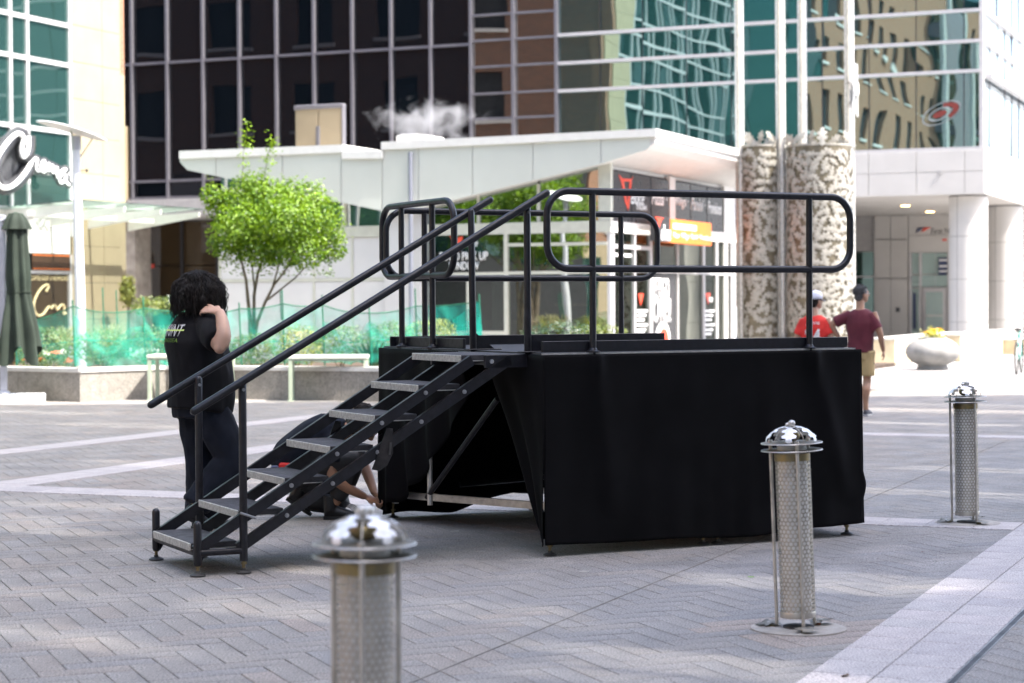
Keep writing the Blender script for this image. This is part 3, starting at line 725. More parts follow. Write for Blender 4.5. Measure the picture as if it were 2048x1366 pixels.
# teal zone
rz = [6.32, 8.72, 9.65, 10.60, 13.0, 13.95, 14.9]
xs3 = [-24.51, -23.03, -21.53, -20.01, -18.48, -16.97, -15.46, -13.95, -12.46, -10.97, TX1 - .03]
for z in rz: bx(TW, 'transom', 'mullion_white', xs3[0], TX1 + .02, TY - .14, TY + .015, z - .05, z + .05)
for x in xs3[1:-1]: bx(TW, 'glazing_joint', 'dark_core', x - .014, x + .014, TY - .02, TY + .02, 6.37, 14.9)
for a, b in zip(xs3, xs3[1:]):
    for z0, z1 in zip(rz, rz[1:]): pane(TW, 'glass_teal', 'y', TY, a + .014, b - .014, z0 + .05, z1 - .05, .008)
bx(TW, 'corner_trim', 'mullion_white', TX1 - .03, TX1 + .10, TY - .10, TY + .05, 6.3, 20)
# sunlit side
ys = [TY + .06 + 1.55 * k for k in range(10)]
for z in rz: bx(TW, 'transom', 'mullion_white', TX1 - .02, TX1 + .14, TY + .05, ys[-1], z - .05, z + .05)
for a, b in zip(ys, ys[1:]):
    bx(TW, 'glazing_joint', 'mullion', TX1 - .02, TX1 + .02, b - .02, b + .02, 6.37, 14.9)
    for z0, z1 in zip(rz, rz[1:]): pane(TW, 'glass_bright', 'x', TX1, a + .02, b - .02, z0 + .05, z1 - .05, .02)
bx(TW, 'side_rail', 'mullion_white', TX1 + .1, TX1 + .35, TY + .05, ys[-1], 8.50, 8.64)
# white slab with panel joints
SX0 = -24.6
bx(TW, 'slab_core', 'ledge', SX0, TX1 + .10, TY - .10, TY + 16, 4.985, 6.26)
xj = [SX0] + [-24.51 + 1.51 * k for k in range(1, 10)] + [TX1 + .13]
for a, b in zip(xj, xj[1:]):
    for z0, z1 in ((4.96, 5.60), (5.615, 6.27)): bx(TW, 'slab_panel', 'white_panel', a + .008, b - .008, TY - .15, TY - .09, z0, z1, ch=.006)
for k in range(8):
    a = TY - .15 + .0 + 2.0 * k
    for z0, z1 in ((4.96, 5.60), (5.615, 6.27)): bx(TW, 'slab_panel', 'white_panel', TX1 + .105, TX1 + .16, a + .062, a + 1.99, z0, z1, ch=.006)
px_, pz_ = onY(1880, 345, TY - .16); bx(TW, 'vent_cover', 'ledge', px_ - .06, px_ + .06, TY - .175, TY - .151, pz_ - .06, pz_ + .06)
bx(TW, 'soffit', 'white_panel', SX0, TX1 + .16, TY - .15, TY + 15, 4.90, 4.958)
# recessed entrance wall
WY = 77.0
def wy(px, py): return onY(px, py, WY)
bx(TW, 'rear_wall', 'ledge', -20, 2, WY + .05, WY + .3, 0, 4.90)
for p0, p1 in ((1749, 1781), (1782, 1816)):
    for q0, q1 in ((700, 558), (556, 480), (478, 432)):
        x0, x1 = wy(p0, 560)[0], wy(p1, 560)[0]; z0, z1 = max(0, wy(p0, q0)[1]), min(4.89, wy(p0, q1)[1])
        bx(TW, 'wall_panel', 'white_panel', x0, x1, WY - .04, WY + .05, z0, z1, ch=.005)
x0, x1 = wy(1818, 500)[0], wy(1900, 500)[0]
for z0, z1 in ((3.45, 4.1), (4.12, 4.89)): bx(TW, 'wall_panel', 'white_panel', x0, x1, WY - .04, WY + .05, z0, z1, ch=.005)
pane(TW, 'glass_left', 'y', WY, wy(1700, 560)[0], wy(1747, 560)[0], 0.05, 3.5); bx(TW, 'window_bar', 'mullion_white', wy(1700, 500)[0], wy(1747, 500)[0], WY - .05, WY, 2.5, 2.56)
for p0, p1 in ((1823, 1839), (1843, 1870), (1871, 1897)):
    for z0, z1 in ((2.62, 3.42), (2.12, 2.56)): pane(TW, 'glass_canopy', 'y', WY + .02, wy(p0, 500)[0], wy(p1, 500)[0], z0, z1, .004)
pane(TW, 'glass_canopy', 'y', WY + .02, wy(1823, 500)[0], wy(1839, 500)[0], .05, 2.06)
for q in (1821, 1841, 1898): x = wy(q, 500)[0]; bx(TW, 'window_post', 'mullion_white', x - .05, x + .05, WY - .06, WY + .04, 0, 3.45)
dr = bx(TW, 'door', 'mullion_white', wy(1846, 600)[0], wy(1893, 600)[0], WY - .05, WY + .02, .0, 2.08)
pane(dr, 'glass_canopy', 'y', WY - .06, wy(1852, 600)[0], wy(1886, 600)[0], .25, 1.92, .002); bx(dr, 'push_bar', 'alu', wy(1853, 600)[0], wy(1885, 600)[0], WY - .12, WY - .075, .98, 1.04)
bx(TW, 'poster', 'navy', wy(1877, 530)[0], wy(1897, 530)[0], WY - .035, WY - .02, wy(1880, 550)[1], wy(1880, 515)[1])
for q in (519, 531, 541): bx(TW, 'poster_line', 'letter_white', wy(1879, 530)[0], wy(1895, 530)[0], WY - .04, WY - .036, wy(1880, q + 3)[1], wy(1880, q)[1])
bx(TW, 'exit_sign', 'red_mark', wy(1885, 480)[0], wy(1894, 480)[0], WY - .05, WY - .03, wy(1880, 482)[1], wy(1880, 478)[1])
bx(TW, 'call_panel', 'sign_black', wy(1792, 620)[0], wy(1800, 620)[0], WY - .06, WY - .041, wy(1790, 624)[1], wy(1790, 615)[1])
bx(TW, 'banner', 'navy', wy(1826, 620)[0], wy(1832, 620)[0], WY - .03, WY - .005, .5, 1.9)
tx, tz = wy(1878, 462); text('lettering', 'First N', mtxY(tx + .05, WY - .045, tz), 'sign_black', TW, w=wy(1896, 462)[0] - wy(1860, 462)[0], h=.22)
lx_, lz_ = wy(1846, 461)
for s, m in ((0, 'navy'), (1, 'red_mark')):
    f = MB(); f.prism([(lx_ - .28 + .24 * s, WY - .045, lz_ - .12 + .05 * s), (lx_ + .05 + .28 * s, WY - .045, lz_ + .12), (lx_ - .2 + .24 * s, WY - .045, lz_ + .1)], (0, -.03, 0)); f.build('flag_emblem', m, TW)
for q in ((1811, 411), (1860, 423)):
    p = G(*q, 4.9); g = w2g(p); m = MB(); m.lathe([(.16, -.015), (.16, 0)], (g.x, g.y, 4.895), 16); m.build('downlight', 'lamp_warm', TW)
# left ledge and shop front under the dark glass
for k in range(14):
    a = -43.0 + 1.5245 * k - .05
    if a < -25: bx(TW, 'ledge_panel', 'ledge', a + .006, a + 1.518, TY - .18, TY + .1, 4.86, 5.46, ch=.006)
bx(TW, 'lower_soffit', 'ledge', -62, SX0, TY - .1, TY + 5, 4.80, 4.855)
FY = 65.5
bx(TW, 'shop_rear', 'shop_brown', -62, -20, FY + .5, FY + .7, 0, 4.8)
for q in (238, 276, 296, 365, 436, 520, 620):
    x = onY(q, 500, FY)[0]
    if q == 238: continue
    bx(TW, 'shop_mullion', 'dark_core', x - .05, x + .05, FY - .1, FY + .05, 0, 4.8)
sq = [onY(q, 500, FY)[0] for q in (276, 296, 365, 436, 520, 620)]
for a, b in zip(sq, sq[1:]):
    for z0, z1 in ((.1, 3.05), (3.1, 4.75)): pane(TW, 'glass_shop', 'y', FY, a + .05, b - .05, z0, z1)
bx(TW, 'wood_wall', 'tan_wood', onY(372, 500, FY)[0], onY(434, 500, FY)[0], FY + .3, FY + .4, .9, 3.6); bx(TW, 'shop_rail', 'alu', sq[0], sq[3], FY - .14, FY - .1, 1.78, 1.83)
x = onY(258, 500, TY + .6)[0]; bx(TW, 'stone_pier', 'stone_pier', x - .75, x + .45, TY + .3, TY + 1.4, 0, 4.8)
x0 = onY(240, 300, TY - .2)[0]; bx(TW, 'stone_strip', 'cream_stone', x0 - .2, x0 + .28, TY - .25, TY + .0, 5.47, 8.2)
x0 = onY(303, 518, FY)[0]; bx(TW, 'shop_notice', 'red_mark', x0, x0 + .14, FY - .04, FY - .02, 3.0, 3.15)
# swirl emblem on the teal glass
ex, ez = onY(1883, 226, TY - .03)
def ering(name, m, ra, rb, r2a, r2b, a0, a1, dy, dxy=(0, 0), n=26):
    mb = MB(); tilt = R(-14)
    def pt(a, ra, rb, dy): 
        X, Z = ra * math.cos(a) + dxy[0], rb * math.sin(a) + dxy[1]
        return Vector((ex + X * math.cos(tilt) - Z * -math.sin(tilt) * -1, TY - .03 - dy, ez - X * math.sin(tilt) + Z * math.cos(tilt)))
    for i in range(n):
        t0, t1 = a0 + (a1 - a0) * i / n, a0 + (a1 - a0) * (i + 1) / n
        mb.add([pt(t0, ra, rb, dy), pt(t1, ra, rb, dy), pt(t1, r2a, r2b, dy), pt(t0, r2a, r2b, dy)], [(0, 1, 2, 3)])
    return mb.build(name, m, TW)
mat('emblem_red', (.20, .03, .022), .5); mat('emblem_white', (.30, .33, .33), .5)
ering('emblem_ring', 'emblem_white', .62, .37, .58, .34, 0, 6.2832, .0)
ering('emblem_swirl', 'emblem_red', .55, .31, .36, .19, -.9, 1.6, .004)
ering('emblem_ring', 'emblem_white', .36, .21, .31, .17, 0, 6.2832, .008, (-.05, -.02))
ering('emblem_swirl', 'emblem_red', .22, .11, .02, .01, 0, 6.2832, .006, (-.05, -.02))
# round columns
def column(p, label):
    t = thing('round_column', label, 'column', (p.x, p.y, 0), GROT, 'round columns under the corner slab')
    MB().lathe([(.585, 0), (.585, 4.9)], seg=36).build('core', 'dark_core', t, True)
    for z0, z1 in ((0, .9), (.91, 2.25), (2.26, 3.6), (3.61, 4.86)):
        for a0, a1 in ((-2.0, .55), (.57, 2.6), (2.62, 4.26)):
            m = MB(); n = 12
            m.grid(lambda u, v: Vector((.60 * math.cos(a0 + (a1 - a0) * u), .60 * math.sin(a0 + (a1 - a0) * u), z0 + (z1 - z0) * v)), n, 1); m.build('cladding_panel', 'white_panel', t, True)
c1 = G(1937, 701); column(c1, 'round white clad column at the corner of the white slab'); c2 = c1 + AY * 7.4; column(c2, 'round white clad column behind the corner column along the sunlit side')
c3 = c1 + AY * 14.8; column(c3, 'round white clad column standing farthest along the sunlit slab side')

# ---------------------------------------------------------------- cafe pavilion
PX, PY = -15.32, 42.37; FYP = 42.02
PV = gthing('restaurant_pavilion', 'low white restaurant pavilion with folded roof, glazed front and black menu signs', 'building', PX, PY)
topl = [(360, 303), (683, 290), (683.01, 303), (765, 302), (765.01, 285), (1310, 258)]
botl = [(360, 325), (375, 340), (560, 379), (755, 420), (792, 428), (905, 400), (1205, 327), (1292, 300), (1310, 286)]
def li(l, x):
    for (a, b), (c, d) in zip(l, l[1:]):
        if a <= x <= c: return b + (d - b) * (x - a) / (c - a)
    return l[-1][1] if x > l[-1][0] else l[0][1]
def fp(px, py, y=FYP): x, z = onY(px, py, y); return Vector((x, y, z))
RD = 11.0
poly = [fp(a, b + 3) for a, b in topl] + [fp(a, b - 1) for a, b in reversed(botl)]
m = MB(); m.prism(poly, (0, RD, 0)); m.build('roof', 'pav_white', PV)
cuts = [361, 432, 565, 682.5, 764.5, 837, 945, 1066, 1202, 1300]
for a, b in zip(cuts, cuts[1:]):
    a_, b_ = a + 1.0, b - 1.0
    xsn = sorted({a_, b_} | {p for p, _ in botl if a_ < p < b_})
    q = [fp(a_, li(topl, a_) + 15, FYP - .03), fp(b_, li(topl, b_) + 15, FYP - .03)] + [fp(x, li(botl, x), FYP - .03) for x in reversed(xsn)]
    m = MB(); m.prism(q, (0, .028, 0)); m.build('fascia_panel', 'pav_panel', PV)
for a, b in ((358, 685), (683.1, 764.9), (762, 1312)):
    ta, tb = li(topl, a if a > 362 else 361), li(topl, b)
    if a == 358: ta = 303
    if a == 762: ta = 285
    if a == 358: tb = 290
    if abs(a - 683.1) < .1: ta, tb = 303, 302
    q = [fp(a, ta - 1, FYP - .10), fp(b, tb - 1, FYP - .10), fp(b, tb + 14.5, FYP - .10), fp(a, ta + 14.5, FYP - .10)]
    m = MB(); m.prism(q, (0, RD + .2, 0)); m.build('coping', 'pav_white', PV)
for q in ((1350, 327), (1395, 334), (1440, 352)):
    pass
def py_(px, py, y=PY): return onY(px, py, y)
xl = py_(440, 450)[0]; zb0, zb1 = 3.17, 3.43
bx(PV, 'floor_slab', 'concrete', xl, PX, PY, PY + 10.4, -.01, .06)
bx(PV, 'ring_beam', 'pav_cream', xl, PX + .05, PY - .06, PY + .10, zb0, zb1, ch=.01)
bx(PV, 'ring_beam', 'pav_white', PX - .10, PX + .06, PY - .055, PY + 10.2, zb0 + .003, zb1 - .003, ch=.01)
x0, x1 = py_(773, 450)[0], py_(846, 450)[0]
bx(PV, 'pier', 'wall_lilac', x0, x1, PY - .14, PY + .2, 0, 4.2, ch=.01)
x = py_(838, 450)[0]; m = MB(); m.tube([(x, FYP - .10, .1), (x, FYP - .10, 5.1)], .055, 10); m.build('downpipe', 'downpipe', PV, True)
# plain wall panels left of the pier
cx = [xl, py_(628, 500)[0], py_(705, 500)[0], x0]
for a, b in zip(cx, cx[1:]):
    for z0, z1 in ((.06, 2.12), (2.2, 3.165)): bx(PV, 'wall_panel', 'wall_lilac', a + .03, b - .03, PY - .01, PY + .08, z0, z1, ch=.006)
    bx(PV, 'panel_frame', 'pav_cream', a - .03, a + .03, PY - .03, PY + .08, .06, zb0)
bx(PV, 'panel_frame', 'pav_cream', xl, x0, PY - .028, PY + .08, 2.125, 2.195)
bx(PV, 'rear_wall', 'wall_lilac', xl, PX - .1, PY + 10.2, PY + 10.4, 0, 5.0); bx(PV, 'end_wall', 'wall_lilac', xl, xl + .15, PY + .09, PY + 10.2, 0, 5.0)
# clerestory
cl = [py_(q, 440)[0] for q in (440, 560, 690, 773)]; cr_ = [py_(q, 440)[0] for q in (846, 957, 1077, 1200)]
for L_ in (cl, cr_):
    for a, b in zip(L_, L_[1:]):
        pane(PV, 'glass_pav', 'y', PY + .03, a + .03, b - .03, zb1, 4.95, .004, 'clerestory_pane'); bx(PV, 'clerestory_mullion', 'pav_cream', b - .03, b + .03, PY - .02, PY + .06, zb1, 4.75 if b > -17 else 4.3)
bx(PV, 'corner_post', 'pav_cream', py_(1200, 400)[0] + .03, PX + .04, PY - .04, PY + .12, 3.44, 4.9)
# street glazing
gx0, gx1, gx2 = py_(850, 500)[0], py_(1013, 500)[0], PX
for x in (gx0, gx1): bx(PV, 'window_post', 'pav_cream', x - .045, x + .045, PY - .06, PY + .08, .06, zb0)
bx(PV, 'window_post', 'mullion_white', PX - .05, PX + .03, PY - .03, PY + .05, .06, zb0)
z1, z2, z3, z4 = py_(1015, 490)[1], py_(1015, 547)[1], py_(1000, 662)[1], .2
for z in (z2,): bx(PV, 'window_bar', 'pav_cream', gx0 + .045, gx1 - .045, PY - .05, PY + .06, z - .035, z + .035)
for z in (z1, z2 + .01): bx(PV, 'window_bar', 'pav_cream', gx1 + .045, PX - .05, PY - .05, PY + .06, z - .035, z + .035)
bx(PV, 'window_sill', 'pav_cream', gx0 + .045, gx1 - .045, PY - .08, PY + .06, z3 - .09, z3); bx(PV, 'spandrel', 'glass_canopy', gx0 + .045, gx1 - .045, PY - .02, PY + .04, .1, z3 - .09)
xm = py_(937, 600)[0]; bx(PV, 'window_post', 'pav_cream', xm - .03, xm + .03, PY - .05, PY + .06, z3, z2 - .035)
pane(PV, 'glass_pav', 'y', PY, gx0 + .045, gx1 - .045, z2 + .035, zb0, .003)
pane(PV, 'glass_pav', 'y', PY, gx0 + .045, xm - .03, z3, z2 - .035, .003); pane(PV, 'glass_pav', 'y', PY, xm + .03, gx1 - .045, z3, z2 - .035, .003)
for a, b in ((z1 + .035, zb0), (z2 + .045, z1 - .035), (.1, z2 - .025)): pane(PV, 'glass_pav', 'y', PY, gx1 + .045, PX - .05, a, b, .003)
# lettering on the pick-up window
def tY(s, q0, q1, py, m, h=None, **k):
    a, b = py_(q0, py)[0], py_(q1, py)[0]; text('lettering', s, mtxY((a + b) / 2, PY - .012, py_(q0, py)[1]), m, PV, w=b - a, h=h, extrude=.006, **k)
tY('FOOD PICK UP', 880, 976, 513, 'letter_white', .20, bold=.012); tY('WINDOW', 898, 958, 532, 'letter_white', .19, bold=.012); tY('eloce', 930, 956, 486, 'letter_white', .16, shear=.3)
vq = [(899, 472), (912, 476), (926, 472), (918, 503)]; m = MB(); m.prism([fp(a, b, PY - .014) for a, b in vq], (0, -.006, 0)); m.build('red_v_mark', 'red_mark', PV)
# right-hand face: black menu panels, beam, shop glazing
def px_on(px, py, x=PX): return onX(px, py, x)
zs0, zs1 = zb1 + .01, 4.56
ed = [1224, 1261, 1300, 1336, 1347, 1379, 1412, 1444]
for i in range(7):
    if i == 3:
        a, b = px_on(1336, 400)[0], px_on(1347, 400)[0]; bx(PV, 'sign_post', 'pav_white', PX - .03, PX + .05, a, b, zs0, zs1 + .1); continue
    a, b = px_on(ed[i], 400)[0], px_on(ed[i + 1], 400)[0]; bx(PV, 'menu_sign', 'sign_black', PX - .02, PX + .025, a + .03, b - .03, zs0, zs1, ch=.004)
a = px_on(1445, 400)[0]; bx(PV, 'sign_post', 'pav_white', PX - .03, PX + .05, a, a + .3, .05, zs1 + .1)
bx(PV, 'sign_backing', 'dark_core', PX - .08, PX - .03, PY + .15, PY + 9.2, zs0, zs1 + .05); bx(PV, 'upper_wall', 'pav_white', PX - .3, PX - .1, PY + .15, PY + 10.2, zs0, 5.0)
def tX(s, q0, q1, py, m, h=None, x=PX + .028, **k):
    a, b = onX(q0, py, x)[0], onX(q1, py, x)[0]; text('lettering', s, mtxX(x, (a + b) / 2, onX((q0 + q1) / 2, py, x)[1]), m, PV, w=b - a, h=h, extrude=.008, **k)
tX('eloce', 1262, 1288, 394, 'letter_white', .36, shear=.35); tX('ITALIAN', 1273, 1293, 415, 'letter_white', .13, bold=.01)
for s, a, b, y in (('Pizza ·', 1303, 1334, 397), ('Wings ·', 1349, 1377, 405), ('Panini ·', 1381, 1411, 409), ('Provisions', 1415, 1443, 416)): tX(s, a, b, y, 'letter_white', .33, shear=.35, bold=.008)
def vmark(q, x, parent, name='red_v_mark'):
    m = MB(); m.prism([Vector((x, *onX(a, b, x))) for a, b in q], (.008, 0, 0)); return m.build(name, 'red_mark', parent)
vmark([(1237, 349), (1246, 358), (1253, 398), (1256, 421), (1250, 404), (1243, 366)], PX + .03, PV); vmark([(1246, 357), (1262, 358), (1266, 353), (1262, 363), (1247, 363)], PX + .041, PV); vmark([(1259, 363), (1263, 363), (1257, 418), (1254, 418)], PX + .03, PV)
# orange projecting sign box
OX = PX + .55
a, b = onX(1341, 460, OX)[0], onX(1423, 460, OX)[0]; zc0, zc1 = onX(1380, 488, OX)[1], onX(1380, 442, OX)[1]
sg = bx(PV, 'sign_box', 'orange', OX - .25, OX, a, b, zc0, zc1, ch=.01, label='orange projecting sign box with white lettering')
a2 = onX(1320, 460, OX)[0]; bx(PV, 'sign_box', 'sign_black', OX - .25, OX - .002, a2, a - .01, zc0 + .02, zc1 + .02, ch=.01)
tX('Pizza · Wings · Panini · Provisions', 1346, 1422, 475, 'letter_white', .17, x=OX + .002, shear=.3, bold=.012); tX('RESTAURANT' if False else 'eloce', 1322, 1341, 466, 'letter_white', .40, x=OX + .002, shear=.35, bold=.02)
m = MB(); w0, w1 = onX(1346, 455, OX)[0], onX(1392, 455, OX)[0]; m.box(OX + .001, OX + .01, w0, w1, onX(1370, 460, OX)[1], onX(1370, 449, OX)[1]); m.build('sign_strip', 'letter_white', PV)
vmark([(1309, 433), (1327, 436), (1322, 441), (1316, 462), (1314, 440)], OX + .004, PV)
# shop glazing on the right-hand face
gq = [1224, 1267, 1299, 1353, 1405, 1431, 1460]
gy = [px_on(q, 600)[0] for q in gq]
for i, y in enumerate(gy): bx(PV, 'shop_mullion', 'mullion_white', PX - .06, PX + .05, y - (.09 if i in (2, 4, 5) else .05), y + (.09 if i in (2, 4, 5) else .05), .05, zb0)
for z in (2.33, 2.86): bx(PV, 'shop_transom', 'mullion_white', PX - .055, PX + .06, PY + .1, gy[2 if z > 2.5 else -1], z - .045, z + .045)
for i, (a, b) in enumerate(zip(gy, gy[1:])):
    for z0, z1 in ((.08, 2.28), (2.38, zb0)): pane(PV, 'glass_side', 'x', PX, a + .09, b - .09, z0, z1, .004)
bx(PV, 'base_rail', 'mullion_white', PX - .05, PX + .05, PY + .1, gy[-1], .0, .10)
tX('LETSGO', 1306, 1338, 577, 'letter_white', .52, x=PX + .022, bold=.012); tX('CANES!', 1307, 1341, 621, 'letter_white', .60, x=PX + .022, bold=.012)
bx(PV, 'window_poster', 'sign_black', PX + .006, PX + .018, px_on(1303, 600)[0], px_on(1349, 600)[0], .12, 2.26)
def xring(name, m, c, r0, r1, x, a0=0, a1=6.2832):
    mb = MB(); n = 20; y0, z0 = onX(*c, x)
    for i in range(n):
        t0, t1 = a0 + (a1 - a0) * i / n, a0 + (a1 - a0) * (i + 1) / n
        mb.add([(x, y0 + r * math.cos(t) * 1.4, z0 + r * math.sin(t)) for r, t in ((r0, t0), (r0, t1), (r1, t1), (r1, t0))], [(0, 1, 2, 3)])
    mb.build(name, m, PV)
xring('emblem_ring', 'letter_white', (1326, 676), .40, .18, PX + .022); xring('emblem_swirl', 'red_mark', (1328, 678), .26, .04, PX + .026, -.6, 2.6)
for q in ((1275, 0), (1407, 24)):
    pass
for q0, q1 in ((1274, 1294), (1409, 1428)):
    for k, yy in enumerate((622, 631, 640, 650, 660, 668)):
        a, b = px_on(q0, yy)[0], px_on(q1 - (k % 3) * 3, yy)[0]; z = px_on(q0, yy)[1]; bx(PV, 'opening_hours_line', 'letter_white', PX + .008, PX + .012, a, b, z - .03, z + .03)
vmark([(1410, 586), (1420, 586), (1416, 609)], PX + .012, PV); vmark([(1276, 587), (1287, 587), (1281, 611)], PX + .012, PV)
tX('MENU' if False else 'eloce', 1415, 1425, 597, 'letter_white', .18, x=PX + .012, shear=.3); bx(PV, 'door_notice', 'letter_white', PX + .01, PX + .014, px_on(1226, 510)[0], px_on(1262, 510)[0], px_on(1240, 513)[1], px_on(1240, 507)[1])
# inside: counter, shelf wall, gilt display arch, boards
bx(PV, 'counter', 'tan_wood', gx0, PX - 2.4, PY + 3.4, PY + 4.2, .06, 1.15); bx(PV, 'shelf_wall', 'dark_core', xl + .2, PX - .4, PY + 8.8, PY + 9.0, .06, 3.4)
for k in range(4): bx(PV, 'shelf', 'tan_wood', gx0 + k * 1.1, gx0 + .9 + k * 1.1, PY + 8.3, PY + 8.79, 1.5 + .35 * (k % 2), 1.55 + .35 * (k % 2))
bx(PV, 'menu_board', 'wall_lilac', py_(972, 600)[0], py_(1008, 600)[0], PY + .35, PY + .40, .95, 2.1)
ya = px_on(1378, 600)[0]
m = MB(); m.tube([(PX - .6, ya - .42, .06), (PX - .6, ya - .42, 1.5)] + [(PX - .6, ya + .42 * math.cos(t), 1.5 + .55 * math.sin(t)) for t in [math.pi * (1 - k / 12) for k in range(13)]] + [(PX - .6, ya + .42, .06)], .035, 8); ar = m.build('display_arch', 'gold_metal', PV, True)
for z in (.75, 1.35): bx(ar, 'shelf', 'gold_metal', PX - .8 + PX * 0, PX - .4, ya - .4, ya + .4, z, z + .04)
# roof fittings
def rbox(name, m_, q0, q1, r0, r1, y, d): 
    x0, z1 = onY(q0, r0, y); x1, z0 = onY(q1, r1, y); return bx(PV, name, m_, x0, x1, y, y + d, z0, z1, ch=.02)
rbox('roof_vent', 'pav_white', 792, 850, 271, 300, PY + 4, 1.2); rbox('vent_cap', 'alu', 800, 835, 268, 271.5, PY + 4.2, .7)
for q, r in ((590, 636), (637, 683)):
    rbox('bulkhead_panel', 'cream_stone', q, r, 216, 300, PY + 7, .12)
rbox('bulkhead_cap', 'mullion', 587, 686, 211, 215.5, PY + 6.95, .2); rbox('bulkhead_trim', 'mullion', 682.5, 686, 215, 300, PY + 6.95, .2); rbox('bulkhead_slot', 'mullion', 631, 639, 252, 300, PY + 6.97, .05)
# ---------------------------------------------------------------- cream corner building on the left
LX_, LY_ = -29.51, 44.03
LB = gthing('corner_building', 'sunlit cream stone building with teal curtain wall and glass entrance canopy', 'building', LX_, LY_)
HL = 24.0
bx(LB, 'core', 'dark_core', -70, LX_ - .06, 6, LY_ - .06, 0, HL)
def ly(px, py, x=LX_): return onX(px, py, x)
yp0, yv = ly(139, 300)[0], ly(203, 300)[0]
zj = [-.0] + [.30 + .925 * k for k in range(0, 26)]
for a, b in zip(zj, zj[1:]):
    for y0, y1 in ((yp0, yv - .006), (yv + .006, LY_ + .03)): bx(LB, 'stone_panel', 'cream_stone', LX_ - .05, LX_ + .05, y0, y1, a + .008, b - .004, ch=.006)
# curtain wall
yc = [yp0, ly(53, 200)[0], ly(19, 200)[0]]
while yc[-1] > 26: yc += [yc[-1] - 1.75, yc[-1] - 2.4]
yc = sorted(yc); zc = [3.9, 4.85, 5.90, 7.58, 8.57, 10.3, 11.3, 13.0, 14.0, 15.7, 16.7]
for y in yc: bx(LB, 'mullion', 'mullion_white', LX_ - .04, LX_ + .06, y - .05, y + .05, 3.3, 17)
for z in zc: bx(LB, 'transom', 'mullion_white', LX_ - .04, LX_ + .055, yc[0], yc[-1], z - .055, z + .055)
for a, b in zip(yc, yc[1:]):
    if b > 36:
        for z0, z1 in zip(zc[:8], zc[1:9]): pane(LB, 'glass_left', 'x', LX_, a + .05, b - .05, z0 + .055, z1 - .055, .006)
bx(LB, 'upper_glass', 'glass_left', LX_ - .05, LX_ - .01, 8, yc[-1], 3.4, HL)
# shop front
bx(LB, 'shop_lintel', 'pav_white', LX_ - .05, LX_ + .04, yc[-4], yp0 - .06, 2.86, 3.9, ch=.01)
a, b = ly(60, 525)[0], ly(136, 525)[0]
bx(LB, 'fascia_sign', 'sign_brown', LX_ + .045, LX_ + .07, a, b, ly(100, 541)[1], ly(100, 508)[1], ch=.004)
for q in (511, 538): bx(LB, 'sign_line', 'orange', LX_ + .071, LX_ + .076, a + .02, b - .02, ly(100, q)[1] - .012, ly(100, q)[1] + .012)
bx(LB, 'shop_frame', 'mullion_white', LX_ - .03, LX_ + .06, yp0 - .14, yp0 - .01, .0, 2.85); bx(LB, 'shop_bar', 'mullion_white', LX_ - .03, LX_ + .05, a - 1.5, yp0 - .14, 2.36, 2.44)
pane(LB, 'glass_shop', 'x', LX_, a - 1.5, yp0 - .14, .1, 2.35, .004)
t0, t1 = ly(60, 555)[0], ly(135, 555)[0]; text('lettering', 'COFFEE·SOUP·SANDWICHES', mtxX(LX_ + .005, (t0 + t1) / 2, ly(98, 556)[1]), 'cream_letter', LB, w=t1 - t0, h=.13, extrude=.006, bold=.012)
def stroke(name, pts, x, r, m, parent, flat=None):
    P = [Vector((x, *onX(a, b, x))) for a, b in pts]
    # smooth the polyline
    for _ in range(2):
        Q = [P[0]]
        for p, q in zip(P, P[1:]): Q += [p.lerp(q, .25), p.lerp(q, .75)]
        P = Q + [P[-1]]
    mb = MB(); mb.tube(P, (r if flat is None else [(r, flat)] * len(P)), 8, ref=(0, 0, 1)); return mb.build(name, m, parent, True)
C_ = [(57, 272), (57, 300), (46, 318), (42, 300), (48, 276), (40, 266), (28, 270), (10, 290), (-8, 318), (-14, 345), (-4, 372), (14, 378), (34, 366), (52, 344), (62, 326)]
R_ = [(62, 326), (70, 316), (76, 318), (71, 338), (78, 344), (88, 328), (90, 321), (83, 324), (81, 340), (90, 346), (96, 330), (99, 326), (97, 347), (103, 330), (107, 332), (105, 350), (111, 334), (116, 337), (113, 354), (119, 356), (128, 342), (134, 338), (124, 340), (117, 354), (121, 368), (129, 362), (133, 346), (131, 364), (139, 370)]
stroke('sign_backing', C_, LX_ + .50, .17, 'sign_black', LB, None); stroke('sign_backing', R_, LX_ + .50, .10, 'sign_black', LB, None)
stroke('script_letter', C_, LX_ + .72, .055, 'letter_white', LB); stroke('script_letter', R_, LX_ + .72, .030, 'letter_white', LB)
m = MB(); y0, z0 = onX(20, 322, LX_ + .42); m.lathe([(0.001, -.02), (.62, -.02), (.62, .02), (.001, .02)], (0, 0, 0), 28); m.v = [Vector((LX_ + .42 + v.z, y0 + v.x, z0 + v.y)) for v in m.v]; m.build('sign_disc', 'sign_black', LB)
stroke('window_script', [(92, 583), (98, 573), (94, 568), (82, 576), (70, 596), (66, 616), (74, 632), (86, 630), (94, 618), (98, 612), (104, 618), (106, 610), (112, 612), (114, 622), (122, 608), (130, 612), (126, 630), (132, 626)], LX_ + .02, .028, 'cream_letter', LB)
